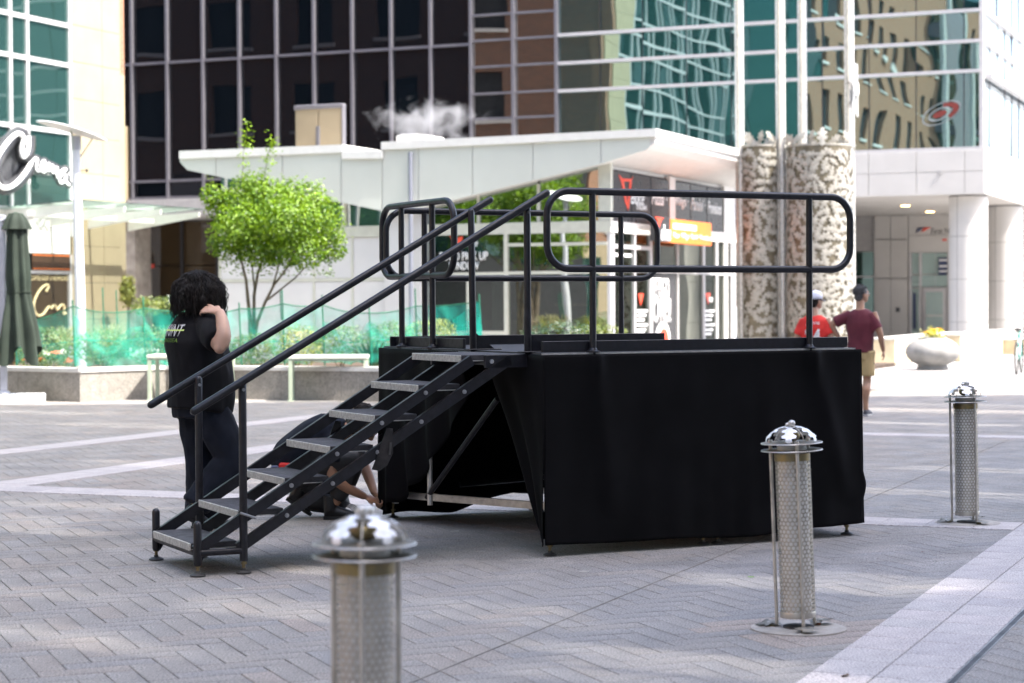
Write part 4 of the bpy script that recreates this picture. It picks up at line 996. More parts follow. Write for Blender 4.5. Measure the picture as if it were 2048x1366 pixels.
# canopy of glass on white fins
zc_ = 3.86; x0c, x1c = LX_ + .05, LX_ + 2.35
yk = [ly(45, 440)[0] - 1.0, 41.0, 42.6, 44.4]
for a, b in zip(yk, yk[1:]):
    m = MB(); m.prism([(x0c, a + .02, zc_ + .02), (x1c, a + .02, zc_ + .16), (x1c, b - .02, zc_ + .16), (x0c, b - .02, zc_ + .02)], (0, 0, .03)); m.build('canopy_glass', 'glass_awning', LB)
for y in yk[1:] + [yk[0] + .3]:
    m = MB(); m.prism([(x0c, y - .05, zc_ - .34), (x0c, y - .05, zc_ - .0), (x1c - .15, y - .05, zc_ + .11), (x1c - .15, y - .05, zc_ - .02)], (0, .08, 0)); m.build('canopy_fin', 'pav_white', LB)
bx(LB, 'canopy_beam', 'pav_white', LX_ + .8, LX_ + .9, yk[0], yk[-1] - .1, zc_ - .16, zc_ - .04)
# rear side, brick with windows and sills (seen mirrored in the tower)
yb = LY_ + .0
def brick_wall(parent, face, c, a0, a1, z0, z1, m, wins, depth=.25, sign=1):
    """brick skin with real window openings; wins = list of (a, b, zlo, zhi)"""
    As = sorted({a0, a1} | {v for w_ in wins for v in w_[:2]}); Zs = sorted({z0, z1} | {v for w_ in wins for v in w_[2:]})
    mb = MB()
    def box(a, b, za, zb):
        if face == 'y': mb.box(a, b, min(c, c - sign * depth), max(c, c - sign * depth), za, zb)
        else: mb.box(min(c, c - sign * depth), max(c, c - sign * depth), a, b, za, zb)
    for za, zb in zip(Zs, Zs[1:]):
        run = None
        for a, b in zip(As, As[1:]):
            hole = any(w_[0] <= a + 1e-6 and b - 1e-6 <= w_[1] and w_[2] <= za + 1e-6 and zb - 1e-6 <= w_[3] for w_ in wins)
            if hole:
                if run: box(run[0], run[1], za, zb); run = None
            else: run = (run[0], b) if run else (a, b)
        if run: box(run[0], run[1], za, zb)
    mb.build('brick_wall', m, parent)
    for a, b, za, zb in wins:
        cc = c - sign * (depth - .03)
        if face == 'y': wn = bx(parent, 'window', 'dark_core', a + .02, b - .02, min(cc, cc - sign * .05), max(cc, cc - sign * .05), za + .02, zb - .02); bx(wn, 'sill', 'pav_white', a - .12, b + .12, min(c - sign * .1, c + sign * .12), max(c - sign * .1, c + sign * .12), za - .16, za - .002)
        else: wn = bx(parent, 'window', 'dark_core', min(cc, cc - sign * .05), max(cc, cc - sign * .05), a + .02, b - .02, za + .02, zb - .02); bx(wn, 'sill', 'pav_white', min(c - sign * .1, c + sign * .12), max(c - sign * .1, c + sign * .12), a - .12, b + .12, za - .16, za - .002)
wins = []
for k in range(9):
    for z in (2.0, 5.6, 9.6, 13.6, 17.6):
        a = -34.2 - k * 4.4; wins.append((a - 1.9, a, z, z + 2.2))
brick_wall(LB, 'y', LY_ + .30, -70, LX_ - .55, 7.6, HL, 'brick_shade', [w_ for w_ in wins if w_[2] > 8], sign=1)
brick_wall(LB, 'y', LY_ + .30, -70, LX_ - .55, 0, 7.6, 'ledge', [w_ for w_ in wins if w_[2] < 8], sign=1)
bx(LB, 'corner_pier', 'brick_sun', LX_ - .55, LX_ - .02, LY_ + .035, LY_ + .33, 7.6, HL); bx(LB, 'corner_pier', 'cream_stone', LX_ - .55, LX_ - .02, LY_ + .035, LY_ + .33, 0, 7.6)

# ---------------------------------------------------------------- brick block along the plaza, seen only as a mirror image
BB = gthing('brick_block', 'long red brick block with white window sills mirrored in the teal glass', 'building', -32, 3)
bx(BB, 'core', 'dark_core', -60, -32.3, -60, 4.0, 0, 27)
wn2 = []
for k in range(14):
    for z in (5.6, 9.4, 13.2, 17.0, 20.8): wn2.append((-58 + k * 4.4, -58 + k * 4.4 + 1.9, z, z + 2.2))
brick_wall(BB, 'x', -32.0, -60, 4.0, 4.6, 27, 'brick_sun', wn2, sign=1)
bx(BB, 'stone_base', 'cream_stone', -32.28, -31.9, -60, 4.0, 0, 4.55)
for k in range(14): bx(BB, 'shop_window', 'glass_left', -31.9, -31.86, -59 + k * 4.4, -56 + k * 4.4, .5, 3.8)
OB = gthing('finned_office', 'teal glass office with white upright fins mirrored in the tower', 'building', -20, -46)
bx(OB, 'core', 'glass_left', -60, 60, -60, -46.2, 0, 48)
for k in range(22):
    bx(OB, 'fin', 'pav_white', -58 + k * 5.4, -56.7 + k * 5.4, -46.2, -45.7, 0, 48)
for z in (8, 16, 24, 32, 40): bx(OB, 'floor_band', 'mullion', -60, 60, -46.25, -46.0, z, z + .5)

# ---------------------------------------------------------------- unseen hollow office shell, shaped and slotted to shade the plaza's near half
WX, NY, HH = 16.0, 13.0, 60.0
NSL = .1                      # the north wall runs slightly askew
def ny(x): return NY + NSL * (x - WX)
k_ = math.cos(SUN_EL) / math.sin(SUN_EL)
def wall_hit(px, py):
    """where the sun ray of a ground pixel meets the block: 'w' or 'n', run along the wall, height"""
    p = G(px, py); s = Vector((SUN.x, SUN.y)); 
    tw = (WX - p.x) / SUN.x; yw = p.y + SUN.y * tw
    if yw < NY: return 'w', yw, SUN.z * tw
    tn = (NY + NSL * (p.x - WX) - p.y) / (SUN.y - NSL * SUN.x); return 'n', p.x + SUN.x * tn, SUN.z * tn
SLOTS = {'w': [], 'n': []}  # narrow slots added to throw soft light patches on the paving
def gleam(px, py, wide, long, amount, n):
    """a soft gleam of sun let through narrow slots cut in the shell for it: wide across, long along the sun's direction (m on the ground)"""
    f, a, z = wall_hit(px, py); dz = long / k_
    for i in range(n):
        c = a + (i - (n - 1) / 2) * wide / max(1, n) + rnd.uniform(-.05, .05); zz = z + rnd.uniform(-.3, .3) * dz * .4
        ww = amount * rnd.uniform(.7, 1.3)
        SLOTS[f].append((c - ww / 2, c + ww / 2, zz - dz / 2 * rnd.uniform(.7, 1.1), zz + dz / 2 * rnd.uniform(.7, 1.1)))
for q in ((120, 1052, 1.0, 1.6, .05, 3), (90, 1270, .5, 1.2, .035, 2), (300, 1300, .4, 1.0, .03, 1), (560, 1215, .5, 1.4, .04, 2), (640, 1140, .25, .8, .07, 1), (1000, 1225, .6, 1.2, .03, 2), (1310, 1320, .6, 1.6, .06, 2), (1560, 1165, .5, 1.6, .05, 2),
          (1750, 1160, .5, 1.4, .04, 2), (1200, 1350, .3, 1.0, .04, 1), (250, 850, 1.2, 3.0, .10, 3), (90, 825, .8, 3.0, .10, 2), (330, 930, .8, 2.0, .06, 2), (620, 965, .8, 2.5, .06, 2), (1800, 820, 1.6, 5, .22, 4), (1760, 845, .6, 4.0, .14, 2),
          (1950, 810, .8, 4.0, .12, 2), (1850, 985, .6, 2.0, .05, 2), (1990, 940, .6, 2.0, .05, 2), (130, 1010, .6, 1.6, .05, 2), (30, 1180, .5, 1.2, .03, 1)): gleam(*q)
OF = thing('shading_shell', 'unseen tall office shell added beside the plaza to shade the paving', 'building', (WX, NY, 0))
mat('shell_wall', (.42, .40, .38), .7, var=.06, vscale=.4)
def slotted(face, a0, a1, slots):
    As = sorted({a0, a1} | {v for s in slots for v in s[:2] if a0 < v < a1}); Zs = sorted({0, HH} | {v for s in slots for v in s[2:] if 0 < v < HH})
    mb = MB()
    def quad(a, b, za, zb):
        if face == 'w': mb.add([(0, a - NY, za), (0, b - NY, za), (0, b - NY, zb), (0, a - NY, zb)], [(0, 1, 2, 3)])
        else: mb.add([(a - WX, ny(a) - NY, za), (b - WX, ny(b) - NY, za), (b - WX, ny(b) - NY, zb), (a - WX, ny(a) - NY, zb)], [(0, 1, 2, 3)])
    for za, zb in zip(Zs, Zs[1:]):
        run = None; zm = (za + zb) / 2; act = [s for s in slots if s[2] < zm < s[3]]
        if not act: quad(a0, a1, za, zb); continue
        for a, b in zip(As, As[1:]):
            am = (a + b) / 2
            if any(s[0] < am < s[1] for s in act):
                if run: quad(run[0], run[1], za, zb); run = None
            else: run = (run[0], b) if run else (a, b)
        if run: quad(run[0], run[1], za, zb)
    return mb.build('shade_wall', 'shell_wall', OF)
slotted('w', -34, NY, SLOTS['w']); slotted('n', WX, 75, SLOTS['n'])
m = MB(); m.box(60 - WX, 75 - WX, -34 - NY, -.1, 0, HH); m.build('wing', 'shell_wall', OF)
for k in range(5):
    for j in range(7):
        m = MB(); m.box(-.06, -.01, -46 + j * 6.2, -42.5 + j * 6.2, 2 + k * 4.0, 4.6 + k * 4.0); m.build('window', 'glass_left', OF)
# ---------------------------------------------------------------- planting bed on the left
mat('soil', (.07, .045, .028), .95, var=.3, bump=.4, bscale=20); mat('bark', (.20, .155, .11), .9, var=.25, vscale=9, bump=.3, bscale=40)
mat('table_green', (.40, .46, .35), .5, var=.05, vscale=3); mat('table_top', (.66, .68, .60), .45, var=.04)
mat('umbrella_cloth', (.022, .034, .023), .85, var=.15, vscale=2, bump=.1, bscale=30); mat('mast_grey', (.50, .50, .55), .4, .4, var=.05); mat('base_grey', (.55, .56, .58), .5, var=.05, speck=.04)
mat('lamp_white', (.82, .82, .82), .35, var=.02); mat('pole_white', (.74, .74, .78), .4, var=.04)
mat('drum_skin', (.17, .148, .105), .5, .55, var=.2, vscale=4); mat('metal_leaf', (.35, .335, .295), .45, .2, var=.15, vscale=5); mat('pole_chip', (.68, .66, .62), .45, .45, var=.25, vscale=30, bump=.5, bscale=60)
mat('pot', (.27, .265, .255), .8, var=.12, vscale=4, speck=.06, bump=.1); mat('bench_stone', (.60, .50, .34), .8, var=.1, vscale=3, speck=.06, sscale=40)
leafmat('leaf_tree', (.045, .125, .004), (.235, .37, .008), .34, gloss=.04); leafmat('leaf_shrub', (.045, .095, .014), (.26, .30, .055), .4); leafmat('leaf_yellow', (.16, .20, .04), (.42, .42, .10), .4); leafmat('grass_plume', (.45, .40, .28), (.75, .70, .55), .4); leafmat('leaf_dark', (.02, .055, .03), (.07, .13, .06), .3)
leafmat('petal_red', (.75, .10, .03), (.85, .25, .06), .3); leafmat('petal_white', (.8, .78, .72), (.9, .88, .84), .3); leafmat('petal_yellow', (.85, .45, .02), (.9, .65, .06), .3)
thin('net_green', (.05, .60, .45), .28, .5); thin('net_dense', (.03, .52, .39), .50, .5); mat('stake', (.02, .16, .09), .6, var=.15)

W0, W1, W2 = G(-80, 796), G(160, 804), G(332, 796); W3 = W2 + AX * 4.45; W4 = W3 + AX * 6.5
WH = .55
PB = thing('granite_planter', 'low grey granite planter wall with pale coping under the green netting', 'planter', (W1.x, W1.y, 0)); ORG[PB.name] = Vector((W1.x, W1.y, 0))
def wall_run(p, q, step, skip=False):
    d = (q - p); L = d.length; d.normalize(); n = Vector((-d.y, d.x, 0)); k = max(1, round(L / step))
    for i in range(k):
        a = p + d * (L * i / k + .003); b = p + d * (L * (i + 1) / k - .003)
        m = MB(); m.prism([a, b, b + n * .28, a + n * .28], (0, 0, WH - .07)); m.build('wall_block', 'granite_wall', PB)
        a2, b2 = a - n * .02, b - n * .02
        m = MB(); m.prism([v + Vector((0, 0, WH - .068)) for v in (a2, b2, b2 + n * .34, a2 + n * .34)], (0, 0, .068)); m.build('coping_block', 'granite_cap', PB)
wall_run(W0, W1, 1.3); wall_run(W1, W2, 1.4); wall_run(W2, W3, 1.1); wall_run(W3, W4, 1.3)
m = MB(); m.prism([W0 + Vector((0, .2, .40)), W1 + Vector((0, .22, .40)), W2 + Vector((0, .24, .40)), W4 + Vector((0, .2, .40)), W4 + AY * 7 + Vector((0, 0, .4)), W0 + Vector((0, 9, .40))], (0, 0, .06)); m.build('soil', 'soil', PB)
a = G(250, 797); b = G(277, 796); d = (b - a)
m = MB(); m.prism([a + Vector((0, -.02, .0)), b + Vector((0, -.02, .0)), b + Vector((0, -.02, .165)), a + Vector((0, -.02, .165))], (0, .03, 0)); gr = m.build('drain_grille', 'granite_wall', PB)
for k in range(5):
    c = a.lerp(b, .14 + .18 * k) + Vector((0, -.028, 0)); m = MB(); m.box(c.x - .008, c.x + .008, c.y - .005, c.y + .005, .0, .05); m.build('grille_tooth', 'granite_cap', gr)

# ---------------------------------------------------------------- foliage
def leaf_quad(mb, c, nrm, s, tone, asp=.55):
    nrm = nrm.normalized(); a, b = frame(nrm); t = rnd.random() * 6.283; d = a * math.cos(t) + b * math.sin(t); e = nrm.cross(d)
    mb.tone = tone; fold = nrm * s * .12
    mb.add([c - d * s, c + e * s * asp - fold * 0 + fold, c + d * s, c - e * s * asp + fold], [(0, 1, 2), (0, 2, 3)])
def foliage(mb, c, r, n, s, up=.35, shell=.55, clump=2.6, seed=0, flat=1.0):
    c = Vector(c); cnt = 0; guard_ = 0
    while cnt < n and guard_ < n * 12:
        guard_ += 1
        v = Vector((rnd.gauss(0, 1), rnd.gauss(0, 1), rnd.gauss(0, 1))); v.normalize()
        q = shell + (1 - shell) * rnd.random() ** .6
        k = noise.noise(Vector((v.x * clump + seed, v.y * clump, v.z * clump + seed)))
        q *= 1 + .22 * k
        if noise.noise(v * clump * 2 + Vector((seed * 3, q * 4, 0))) < -.22: continue
        p = c + Vector((v.x * r[0], v.y * r[1], v.z * r[2])) * q
        nr = (v + Vector((0, 0, up)) + Vector((rnd.gauss(0, .55), rnd.gauss(0, .55), rnd.gauss(0, .55))))
        leaf_quad(mb, p, nr, s * rnd.uniform(.65, 1.3), min(1, max(0, .45 + .3 * k + rnd.gauss(0, .22)))); cnt += 1
def shrub(label, px, py, dep, w_, h_, n, s, m, seed, grp='clipped shrubs in the planter'):
    p = DP(px, py, dep); t = thing('shrub', label, 'shrub', (p.x, p.y, .44), 0, grp); z = p.z - .44
    mb = MB(); foliage(mb, (0, 0, z), (w_ / 2, w_ / 2.2, h_ / 2), n, s, seed=seed, clump=2.2); mb.build('foliage', m, t, tones=True)
    for k in range(4):
        a = k * 1.7; mb = MB(); mb.tube([(0.03 * math.cos(a), .03 * math.sin(a), .0), (w_ * .2 * math.cos(a), w_ * .2 * math.sin(a), max(.08, z))], [.012, .006], 6); mb.build('stem', 'bark', t)
    return t
shrub('yellow green rounded shrub behind the closed umbrella and its flowers', 88, 692, 34.6, 1.25, .72, 2600, .022, 'leaf_shrub', 1)
shrub('rounded shrub behind the drooping net fold beside the lamp post', 205, 695, 35.2, 1.1, .68, 2000, .022, 'leaf_shrub', 2)
shrub('green shrub half hidden behind the standing man in black', 295, 690, 34.9, .9, .72, 1700, .022, 'leaf_shrub', 3)
shrub('dark green shrub at the foot of the small tree', 500, 700, 35.0, .9, .62, 1700, .022, 'leaf_shrub', 4)
shrub('pale flowering shrub right of the tree foot behind the net', 590, 690, 34.6, 1.0, .75, 2100, .022, 'leaf_yellow', 5)
shrub('dense mounded shrub left of the blue green fan plant', 680, 687, 35.0, 1.15, .70, 2300, .022, 'leaf_shrub', 6)
shrub('clipped yellow green mound right of the fan plant', 778, 676, 35.6, .95, .62, 1900, .022, 'leaf_shrub', 7)
shrub('loose pale shrub seen between the guard rail posts', 862, 672, 35.4, 1.0, .68, 1700, .026, 'leaf_yellow', 8)
shrub('dark shrub behind the stage in front of the pavilion glass', 1120, 672, 38.5, 1.6, .6, 1700, .026, 'leaf_dark', 9)
shrub('low shrub behind the stage near the pavilion corner', 1200, 672, 38.8, 1.2, .55, 1200, .026, 'leaf_shrub', 10)
def far_bush(label, px, py, dep, w_, h_, n, s, m, seed):
    p = DP(px, py, dep); t = thing('shrub', label, 'shrub', (p.x, p.y, 0), 0)
    mb = MB(); foliage(mb, (0, 0, p.z), (w_ / 2, w_ / 2, h_ / 2), n, s, seed=seed, shell=.25); mb.build('foliage', m, t, tones=True)
    mb = MB(); mb.tube([(0, 0, 0), (.05, 0, p.z)], [.05, .02], 7); mb.build('stem', 'bark', t)
far_bush('upright yellow green bush in front of the brown shop window', 254, 582, 51, .45, .85, 700, .05, 'leaf_yellow', 11)
far_bush('low green hedge bush below the brown shop window', 300, 612, 60, 1.6, .6, 900, .05, 'leaf_shrub', 12)
far_bush('low green hedge bush beside the stone pier of the shop', 352, 610, 60.5, 1.5, .6, 900, .05, 'leaf_dark', 13)
# flowers in front
def flowerbed(px0, px1, py, n):
    for i in range(n):
        px = px0 + (px1 - px0) * (i + .5) / n + rnd.uniform(-4, 4); p = DP(px, py + rnd.uniform(-14, 12), 33.7)
        red = i % 3 != 1; t = thing('rose', ('orange red' if red else 'white') + ' rose blooming in the planter beside the umbrella', 'flower', (p.x, p.y, .45), 0, ('red' if red else 'white') + ' roses in the planter')
        z = max(.1, p.z - .45); mb = MB(); mb.tube([(0, 0, 0), (.01, 0, z)], .004, 5); mb.build('stem', 'leaf_dark', t)
        mb = MB()
        for k in range(14): leaf_quad(mb, Vector((rnd.gauss(0, .03), rnd.gauss(0, .03), z + rnd.gauss(0, .018))), Vector((rnd.gauss(0, .5), rnd.gauss(0, .5) - .4, 1)), .03, rnd.random(), .8)
        mb.build('bloom', 'petal_red' if red else 'petal_white', t, tones=True)
        mb = MB()
        for k in range(60): leaf_quad(mb, Vector((rnd.gauss(0, .10), rnd.gauss(0, .08), rnd.uniform(.02, z))), Vector((rnd.gauss(0, 1), rnd.gauss(0, 1), .6)), .022, rnd.random())
        mb.build('leaves', 'leaf_shrub', t, tones=True)
flowerbed(48, 140, 716, 9)
# feather grass and fan plant
def grass(label, px, py, dep, h, n):
    p = DP(px, py, dep); t = thing('feather_grass', label, 'grass plant', (p.x, p.y, .44), 0, 'pale feather grasses behind the net'); mb = MB(); mp = MB()
    for i in range(n):
        a = rnd.random() * 6.28; l = h * rnd.uniform(.6, 1.1); o_ = rnd.uniform(.15, .45) * l
        pts = [Vector((math.cos(a) * o_ * q ** 1.8, math.sin(a) * o_ * q ** 1.8, l * (q - .12 * q ** 3))) for q in (0, .3, .6, .85, 1)]
        mb.tone = rnd.random()
        for u, v in zip(pts, pts[1:]):
            e = Vector((-math.sin(a), math.cos(a), 0)) * .006; mb.add([u - e, u + e, v + e * .7, v - e * .7], [(0, 1, 2, 3)])
        if i % 2 == 0:
            for k in range(10): leaf_quad(mp, pts[-1].lerp(pts[-2], k / 10) + Vector((rnd.gauss(0, .008), rnd.gauss(0, .008), 0)), Vector((rnd.gauss(0, 1), rnd.gauss(0, 1), rnd.gauss(0, 1))), .018, rnd.random(), .35)
    mb.build('blades', 'leaf_yellow', t, tones=True); mp.build('plumes', 'grass_plume', t, tones=True)
grass('feather grass clump left of the lamp post behind the net', 128, 690, 36.5, .80, 90); grass('feather grass clump right of the lamp post behind the net', 225, 685, 36.8, .85, 110); grass('feather grass clump behind the shoulder of the standing man', 330, 690, 36.5, .8, 80); grass('feather grass clump beside the rail posts of the stage', 905, 690, 36, .6, 90)
p = DP(745, 715, 34.4); t = thing('fan_plant', 'blue green spiky fan palm between two clipped shrubs', 'plant', (p.x, p.y, .44))
for k in range(11):
    a = R(20 + 14 * k); mb = MB(); e = Vector((math.cos(a) * .42, rnd.uniform(-.15, .15), .12 + math.sin(a) * .42)); q = e * .55 + Vector((0, 0, .03)); 
    wv = Vector((-math.sin(a), 0, math.cos(a))) * .035; mb.tone = rnd.random(); mb.add([Vector((0, 0, .02)), q + wv, e, q - wv, q * .6 + wv * .5, q * .6 - wv * .5], [(0, 5, 3, 1, 4), (1, 3, 2)]); mb.build('frond', 'leaf_dark', t, tones=True)

# ---------------------------------------------------------------- small tree
TP = DP(500, 700, 35.6); TR = thing('small_tree', 'small round crowned bright green tree with several slim stems', 'tree', (TP.x, TP.y, .44))
def tl(px, py, dd=0.0): p = DP(px, py, 35.6 + dd); return Vector((p.x - TP.x, p.y - TP.y, p.z - .44))
stems = [[(502, 705, 0), (500, 640, 0), (496, 600, -.05), (492, 560, -.1), (480, 510, -.3), (470, 450, -.4)], [(503, 705, .05), (508, 640, .05), (508, 590, .1), (516, 545, .1), (530, 500, .2), (540, 430, .3)],
         [(506, 705, 0), (514, 645, 0), (530, 605, -.1), (548, 570, -.15), (575, 535, -.25), (600, 480, -.3)], [(535, 600, -.1), (560, 580, 0), (590, 556, .1), (615, 530, .2), (650, 480, .3)],
         [(510, 590, .1), (505, 540, .3), (500, 480, .4), (490, 420, .4)], [(545, 575, -.15), (555, 540, -.3), (570, 470, -.4), (560, 400, -.3)], [(489, 420, .3), (485, 350, .2), (487, 300, .1), (494, 262, .05)], [(540, 430, .3), (528, 360, .2), (535, 310, .1), (545, 280, 0)]]
rads = [(.045, .016), (.04, .014), (.038, .012), (.02, .008), (.02, .006), (.02, .006), (.008, .003), (.008, .003)]
for st, (r0, r1) in zip(stems, rads):
    pts = [tl(*q) for q in st]; mb = MB(); mb.tube(pts, [r0 + (r1 - r0) * i / (len(pts) - 1) for i in range(len(pts))], 7); mb.build('trunk' if r0 > .03 else 'limb', 'bark', TR, True)
mb = MB()
clumps = [(550, 455, 0, 1.05, .70), (470, 420, .1, .55, .42), (630, 440, -.1, .58, .50), (545, 400, .1, .85, .40), (460, 480, -.3, .45, .40), (655, 490, .1, .40, .34), (590, 500, -.5, .65, .36), (520, 500, -.4, .55, .34), (430, 395, .0, .30, .26), (600, 395, .2, .55, .36), (505, 370, .1, .42, .25), (575, 440, -.8, .6, .42), (480, 450, -.7, .5, .4), (540, 450, .8, .8, .5)]
for i, (px, py, dd, w_, h_) in enumerate(clumps): foliage(mb, tl(px, py, dd), (w_, w_ * .85, h_), int(1250 * w_ * (h_ + .25) * 3.2), .034, up=.5, shell=.3, clump=2.8, seed=20 + i)
for px, py, n in ((494, 262, 44), (490, 290, 40), (484, 320, 30), (545, 290, 60), (536, 320, 44), (528, 345, 36), (486, 345, 20), (690, 460, 18), (415, 370, 26), (640, 375, 24), (560, 372, 20), (600, 360, 10)):
    c = tl(px, py)
    for k in range(n): leaf_quad(mb, c + Vector((rnd.gauss(0, .07), rnd.gauss(0, .07), rnd.gauss(0, .10))), Vector((rnd.gauss(0, .6), rnd.gauss(0, .6) - .2, 1)), .036, min(1, rnd.uniform(.4, 1.1)))
for k in range(260):     # sprigs hanging under the crown
    px, py = rnd.uniform(440, 670), rnd.uniform(520, 552); leaf_quad(mb, tl(px, py, rnd.uniform(-.5, .5)), Vector((rnd.gauss(0, .6), rnd.gauss(0, .6), 1)), .034, rnd.uniform(.1, .6))
mb.build('crown', 'leaf_tree', TR, tones=True)

# ---------------------------------------------------------------- netting on stakes
NET = thing('net_fence', 'green plastic netting strung on stakes around the planted bed', 'fence', (W1.x, W1.y, .5)); ORG[NET.name] = Vector((W1.x, W1.y, .5))
stk = [(30, 648, 592, 33.9), (147, 612, 600, 33.4), (288, 616, 594, 33.9), (400, 622, 610, 34.2), (480, 617, 605, 34.3), (566, 607, 580, 34.3), (646, 610, 590, 34.6), (740, 626, 612, 34.4), (832, 612, 577, 34.6), (960, 602, 588, 33.9)]
tops = []
for px, yt, ys_, dp in stk:
    a = DP(px, yt, dp); b = DP(px + 4, 737, dp); tops.append((a, Vector((b.x, b.y, .56))))
    e = DP(px - 2, ys_, dp); mb = MB(); mb.tube([Vector((b.x, b.y, .40)), e], .014, 6); mb.build('stake', 'stake', NET)
for px, y0, y1, dp in ((205, 575, 660, 36.5), (232, 580, 650, 36.8), (560, 578, 640, 36.4)):
    mb = MB(); mb.tube([DP(px + 3, y1, dp), DP(px, y0, dp)], .012, 6); mb.build('stake', 'stake', NET)
for i, ((a, a0), (b, b0)) in enumerate(zip(tops, tops[1:])):
    sag = (.22 if i == 1 else .07) * rnd.uniform(.7, 1.2); sd = i * 3.7
    def fn(u, v, a=a, b=b, a0=a0, b0=b0, sag=sag, sd=sd):
        tp = a.lerp(b, u); bt = a0.lerp(b0, u); tp.z -= sag * 4 * u * (1 - u) * .6
        p = bt.lerp(tp, v); w_ = 4 * u * (1 - u)
        p.y += .10 * w_ * noise.noise(Vector((u * 3 + sd, v * 2, 1))) + .05 * noise.noise(Vector((u * 7, v * 5 + sd, 2))) + .16 * w_ * math.sin(math.pi * v) * noise.noise(Vector((u * 1.5 + sd, .3, v)))
        p.z += .05 * w_ * noise.noise(Vector((u * 5, v * 3, sd))) * (1 - v)
        return p
    mb = MB(); mb.grid(fn, 26, 14); mb.build('net_panel', 'net_green', NET, True, sharp=180)
    mb = MB(); mb.tube([fn(k / 14, 1.0) for k in range(15)], .010, 5); mb.build('top_cord', 'stake', NET, True)
    mb = MB(); mb.tube([fn(k / 14, .42 + .05 * math.sin(i)) for k in range(15)], .007, 5); mb.build('mid_cord', 'net_dense', NET, True)
    if i in (1, 2, 6, 7, 8):        # slack second layer gathered over the first
        def f2(u, v, fn=fn, i=i):
            p = fn(u, v * (.75 - .3 * math.sin(math.pi * u) + .12 * math.sin(i + u * 9))); p.y -= .06 + .05 * noise.noise(Vector((u * 9, v * 6, i))); return p
        mb = MB(); mb.grid(f2, 26, 10); mb.build('net_fold', 'net_green', NET, True, sharp=180)
a, a0 = tops[-1]; b = DP(967, 690, 33.6)
def flap(u, v):
    p = a.lerp(b, v); q = DP(905 + 20 * v, 640 + 60 * v, 34.3); r_ = q.lerp(p, u); r_.y += .06 * math.sin(u * 9 + v * 3); return r_
mb = MB(); mb.grid(flap, 16, 10); mb.build('net_flap', 'net_dense', NET, True, sharp=180)

# ---------------------------------------------------------------- standing tables
def table(label, q0, q1, top, depth):
    a, b = G(*q0), G(*q1); d = (b - a); L = d.length; rz = math.atan2(d.y, d.x)
    t = thing('standing_table', label, 'table', (a.x, a.y, 0), rz, 'pale green metal tables by the planter')
    for x in (0.03, L - .03):
        for y in (.03, depth - .03):
            m = MB(); m.cbox(x - .03, x + .03, y - .03, y + .03, .012, top - .05, .004); lg = m.build('leg', 'table_green', t); m = MB(); m.cbox(x - .05, x + .05, y - .05, y + .05, .0, .012, .002); m.build('foot_plate', 'table_green', lg)
    m = MB(); m.cbox(-.01, L + .01, -.01, depth + .01, top - .05, top, .006); m.build('table_top', 'table_top', t)
    for y in (.03, depth - .03): m = MB(); m.box(.06, L - .06, y - .02, y + .02, top - .09, top - .051); m.build('apron', 'table_green', t)
table('pale green metal table between the tree and the stage', (577, 803), (735, 802), .745, .52); table('pale green metal table partly hidden by the standing man', (295, 801), (455, 801), .755, .52)

# ---------------------------------------------------------------- closed umbrella
UP = G(8, 806); UM = thing('patio_umbrella', 'closed dark green cantilever umbrella on a grey mast and slab base', 'umbrella', (UP.x, UP.y, 0))
m = MB(); m.cbox(-.75, .60, -.35, .35, .0, .145, .012); m.build('base_slab', 'base_grey', UM)
m = MB(); m.cbox(-.05, .05, -.05, .05, .146, 3.05, .008); m.build('mast', 'mast_grey', UM)
m = MB(); m.lathe([(.10, .146), (.10, .18), (.07, .20)], (0, 0, 0), 16); m.build('mast_collar', 'mast_grey', UM, True)
m = MB(); m.tube([(.0, -.05, 2.95), (.25, -.1, 3.05)], .03, 8); m.build('arm', 'mast_grey', UM, True)
m = MB(); m.tube([(.05, -.05, .75), (.14, -.05, .75)], .012, 8); m.tube([(.14, -.05, .75), (.14, -.05, .65)], .012, 8); m.build('crank', 'mast_grey', UM, True)
uc = DP(35, 560, UP.y - .12); ux = uc.x - UP.x; zt, zb = DP(35, 425, UP.y)[2], DP(35, 712, UP.y)[2]
def cl_(u, v):
    a = u * 2 * math.pi; z = zt + (zb - zt) * v
    pr = [(0, .03), (.015, .09), (.05, .125), (.12, .15), (.17, .145), (.3, .155), (.45, .165), (.55, .15), (.62, .17), (.8, .235), (1, .27)]
    for (p0, r0), (p1, r1) in zip(pr, pr[1:]):
        if p0 <= v <= p1: r = r0 + (r1 - r0) * (v - p0) / (p1 - p0); break
    amp = .10 + .22 * v
    r *= 1 + amp * math.sin(a * 7 + .8 * math.sin(v * 5)) + .06 * math.sin(a * 3 + v * 3)
    zz = z + (.16 * (v - .8) / .2 * math.sin(a * 4 + 1.0) if v > .8 else 0)
    return Vector((ux + r * 1.05 * math.cos(a) + .05 * (v - .4), -.12 + r * .9 * math.sin(a), zz))
m = MB(); m.grid(cl_, 84, 44); m.build('canopy_cloth', 'umbrella_cloth', UM, True, sharp=180)
m = MB(); m.tube([cl_(k / 28, .555) + (cl_(k / 28, .555) - Vector((ux, -.12, cl_(k / 28, .555).z))) * .12 for k in range(28)], (.006), 5, closed=True); m.v = [Vector((v.x, v.y, v.z)) for v in m.v]; m.build('strap', 'umbrella_cloth', UM, True)
def hood(u, v): p = cl_(u, .015 + .11 * v); c = Vector((ux, -.12, p.z)); return c + (p - c) * (1.1 + .35 * v) + Vector((0, 0, .015))
m = MB(); m.grid(hood, 60, 6); m.build('vent_hood', 'umbrella_cloth', UM, True, sharp=180)
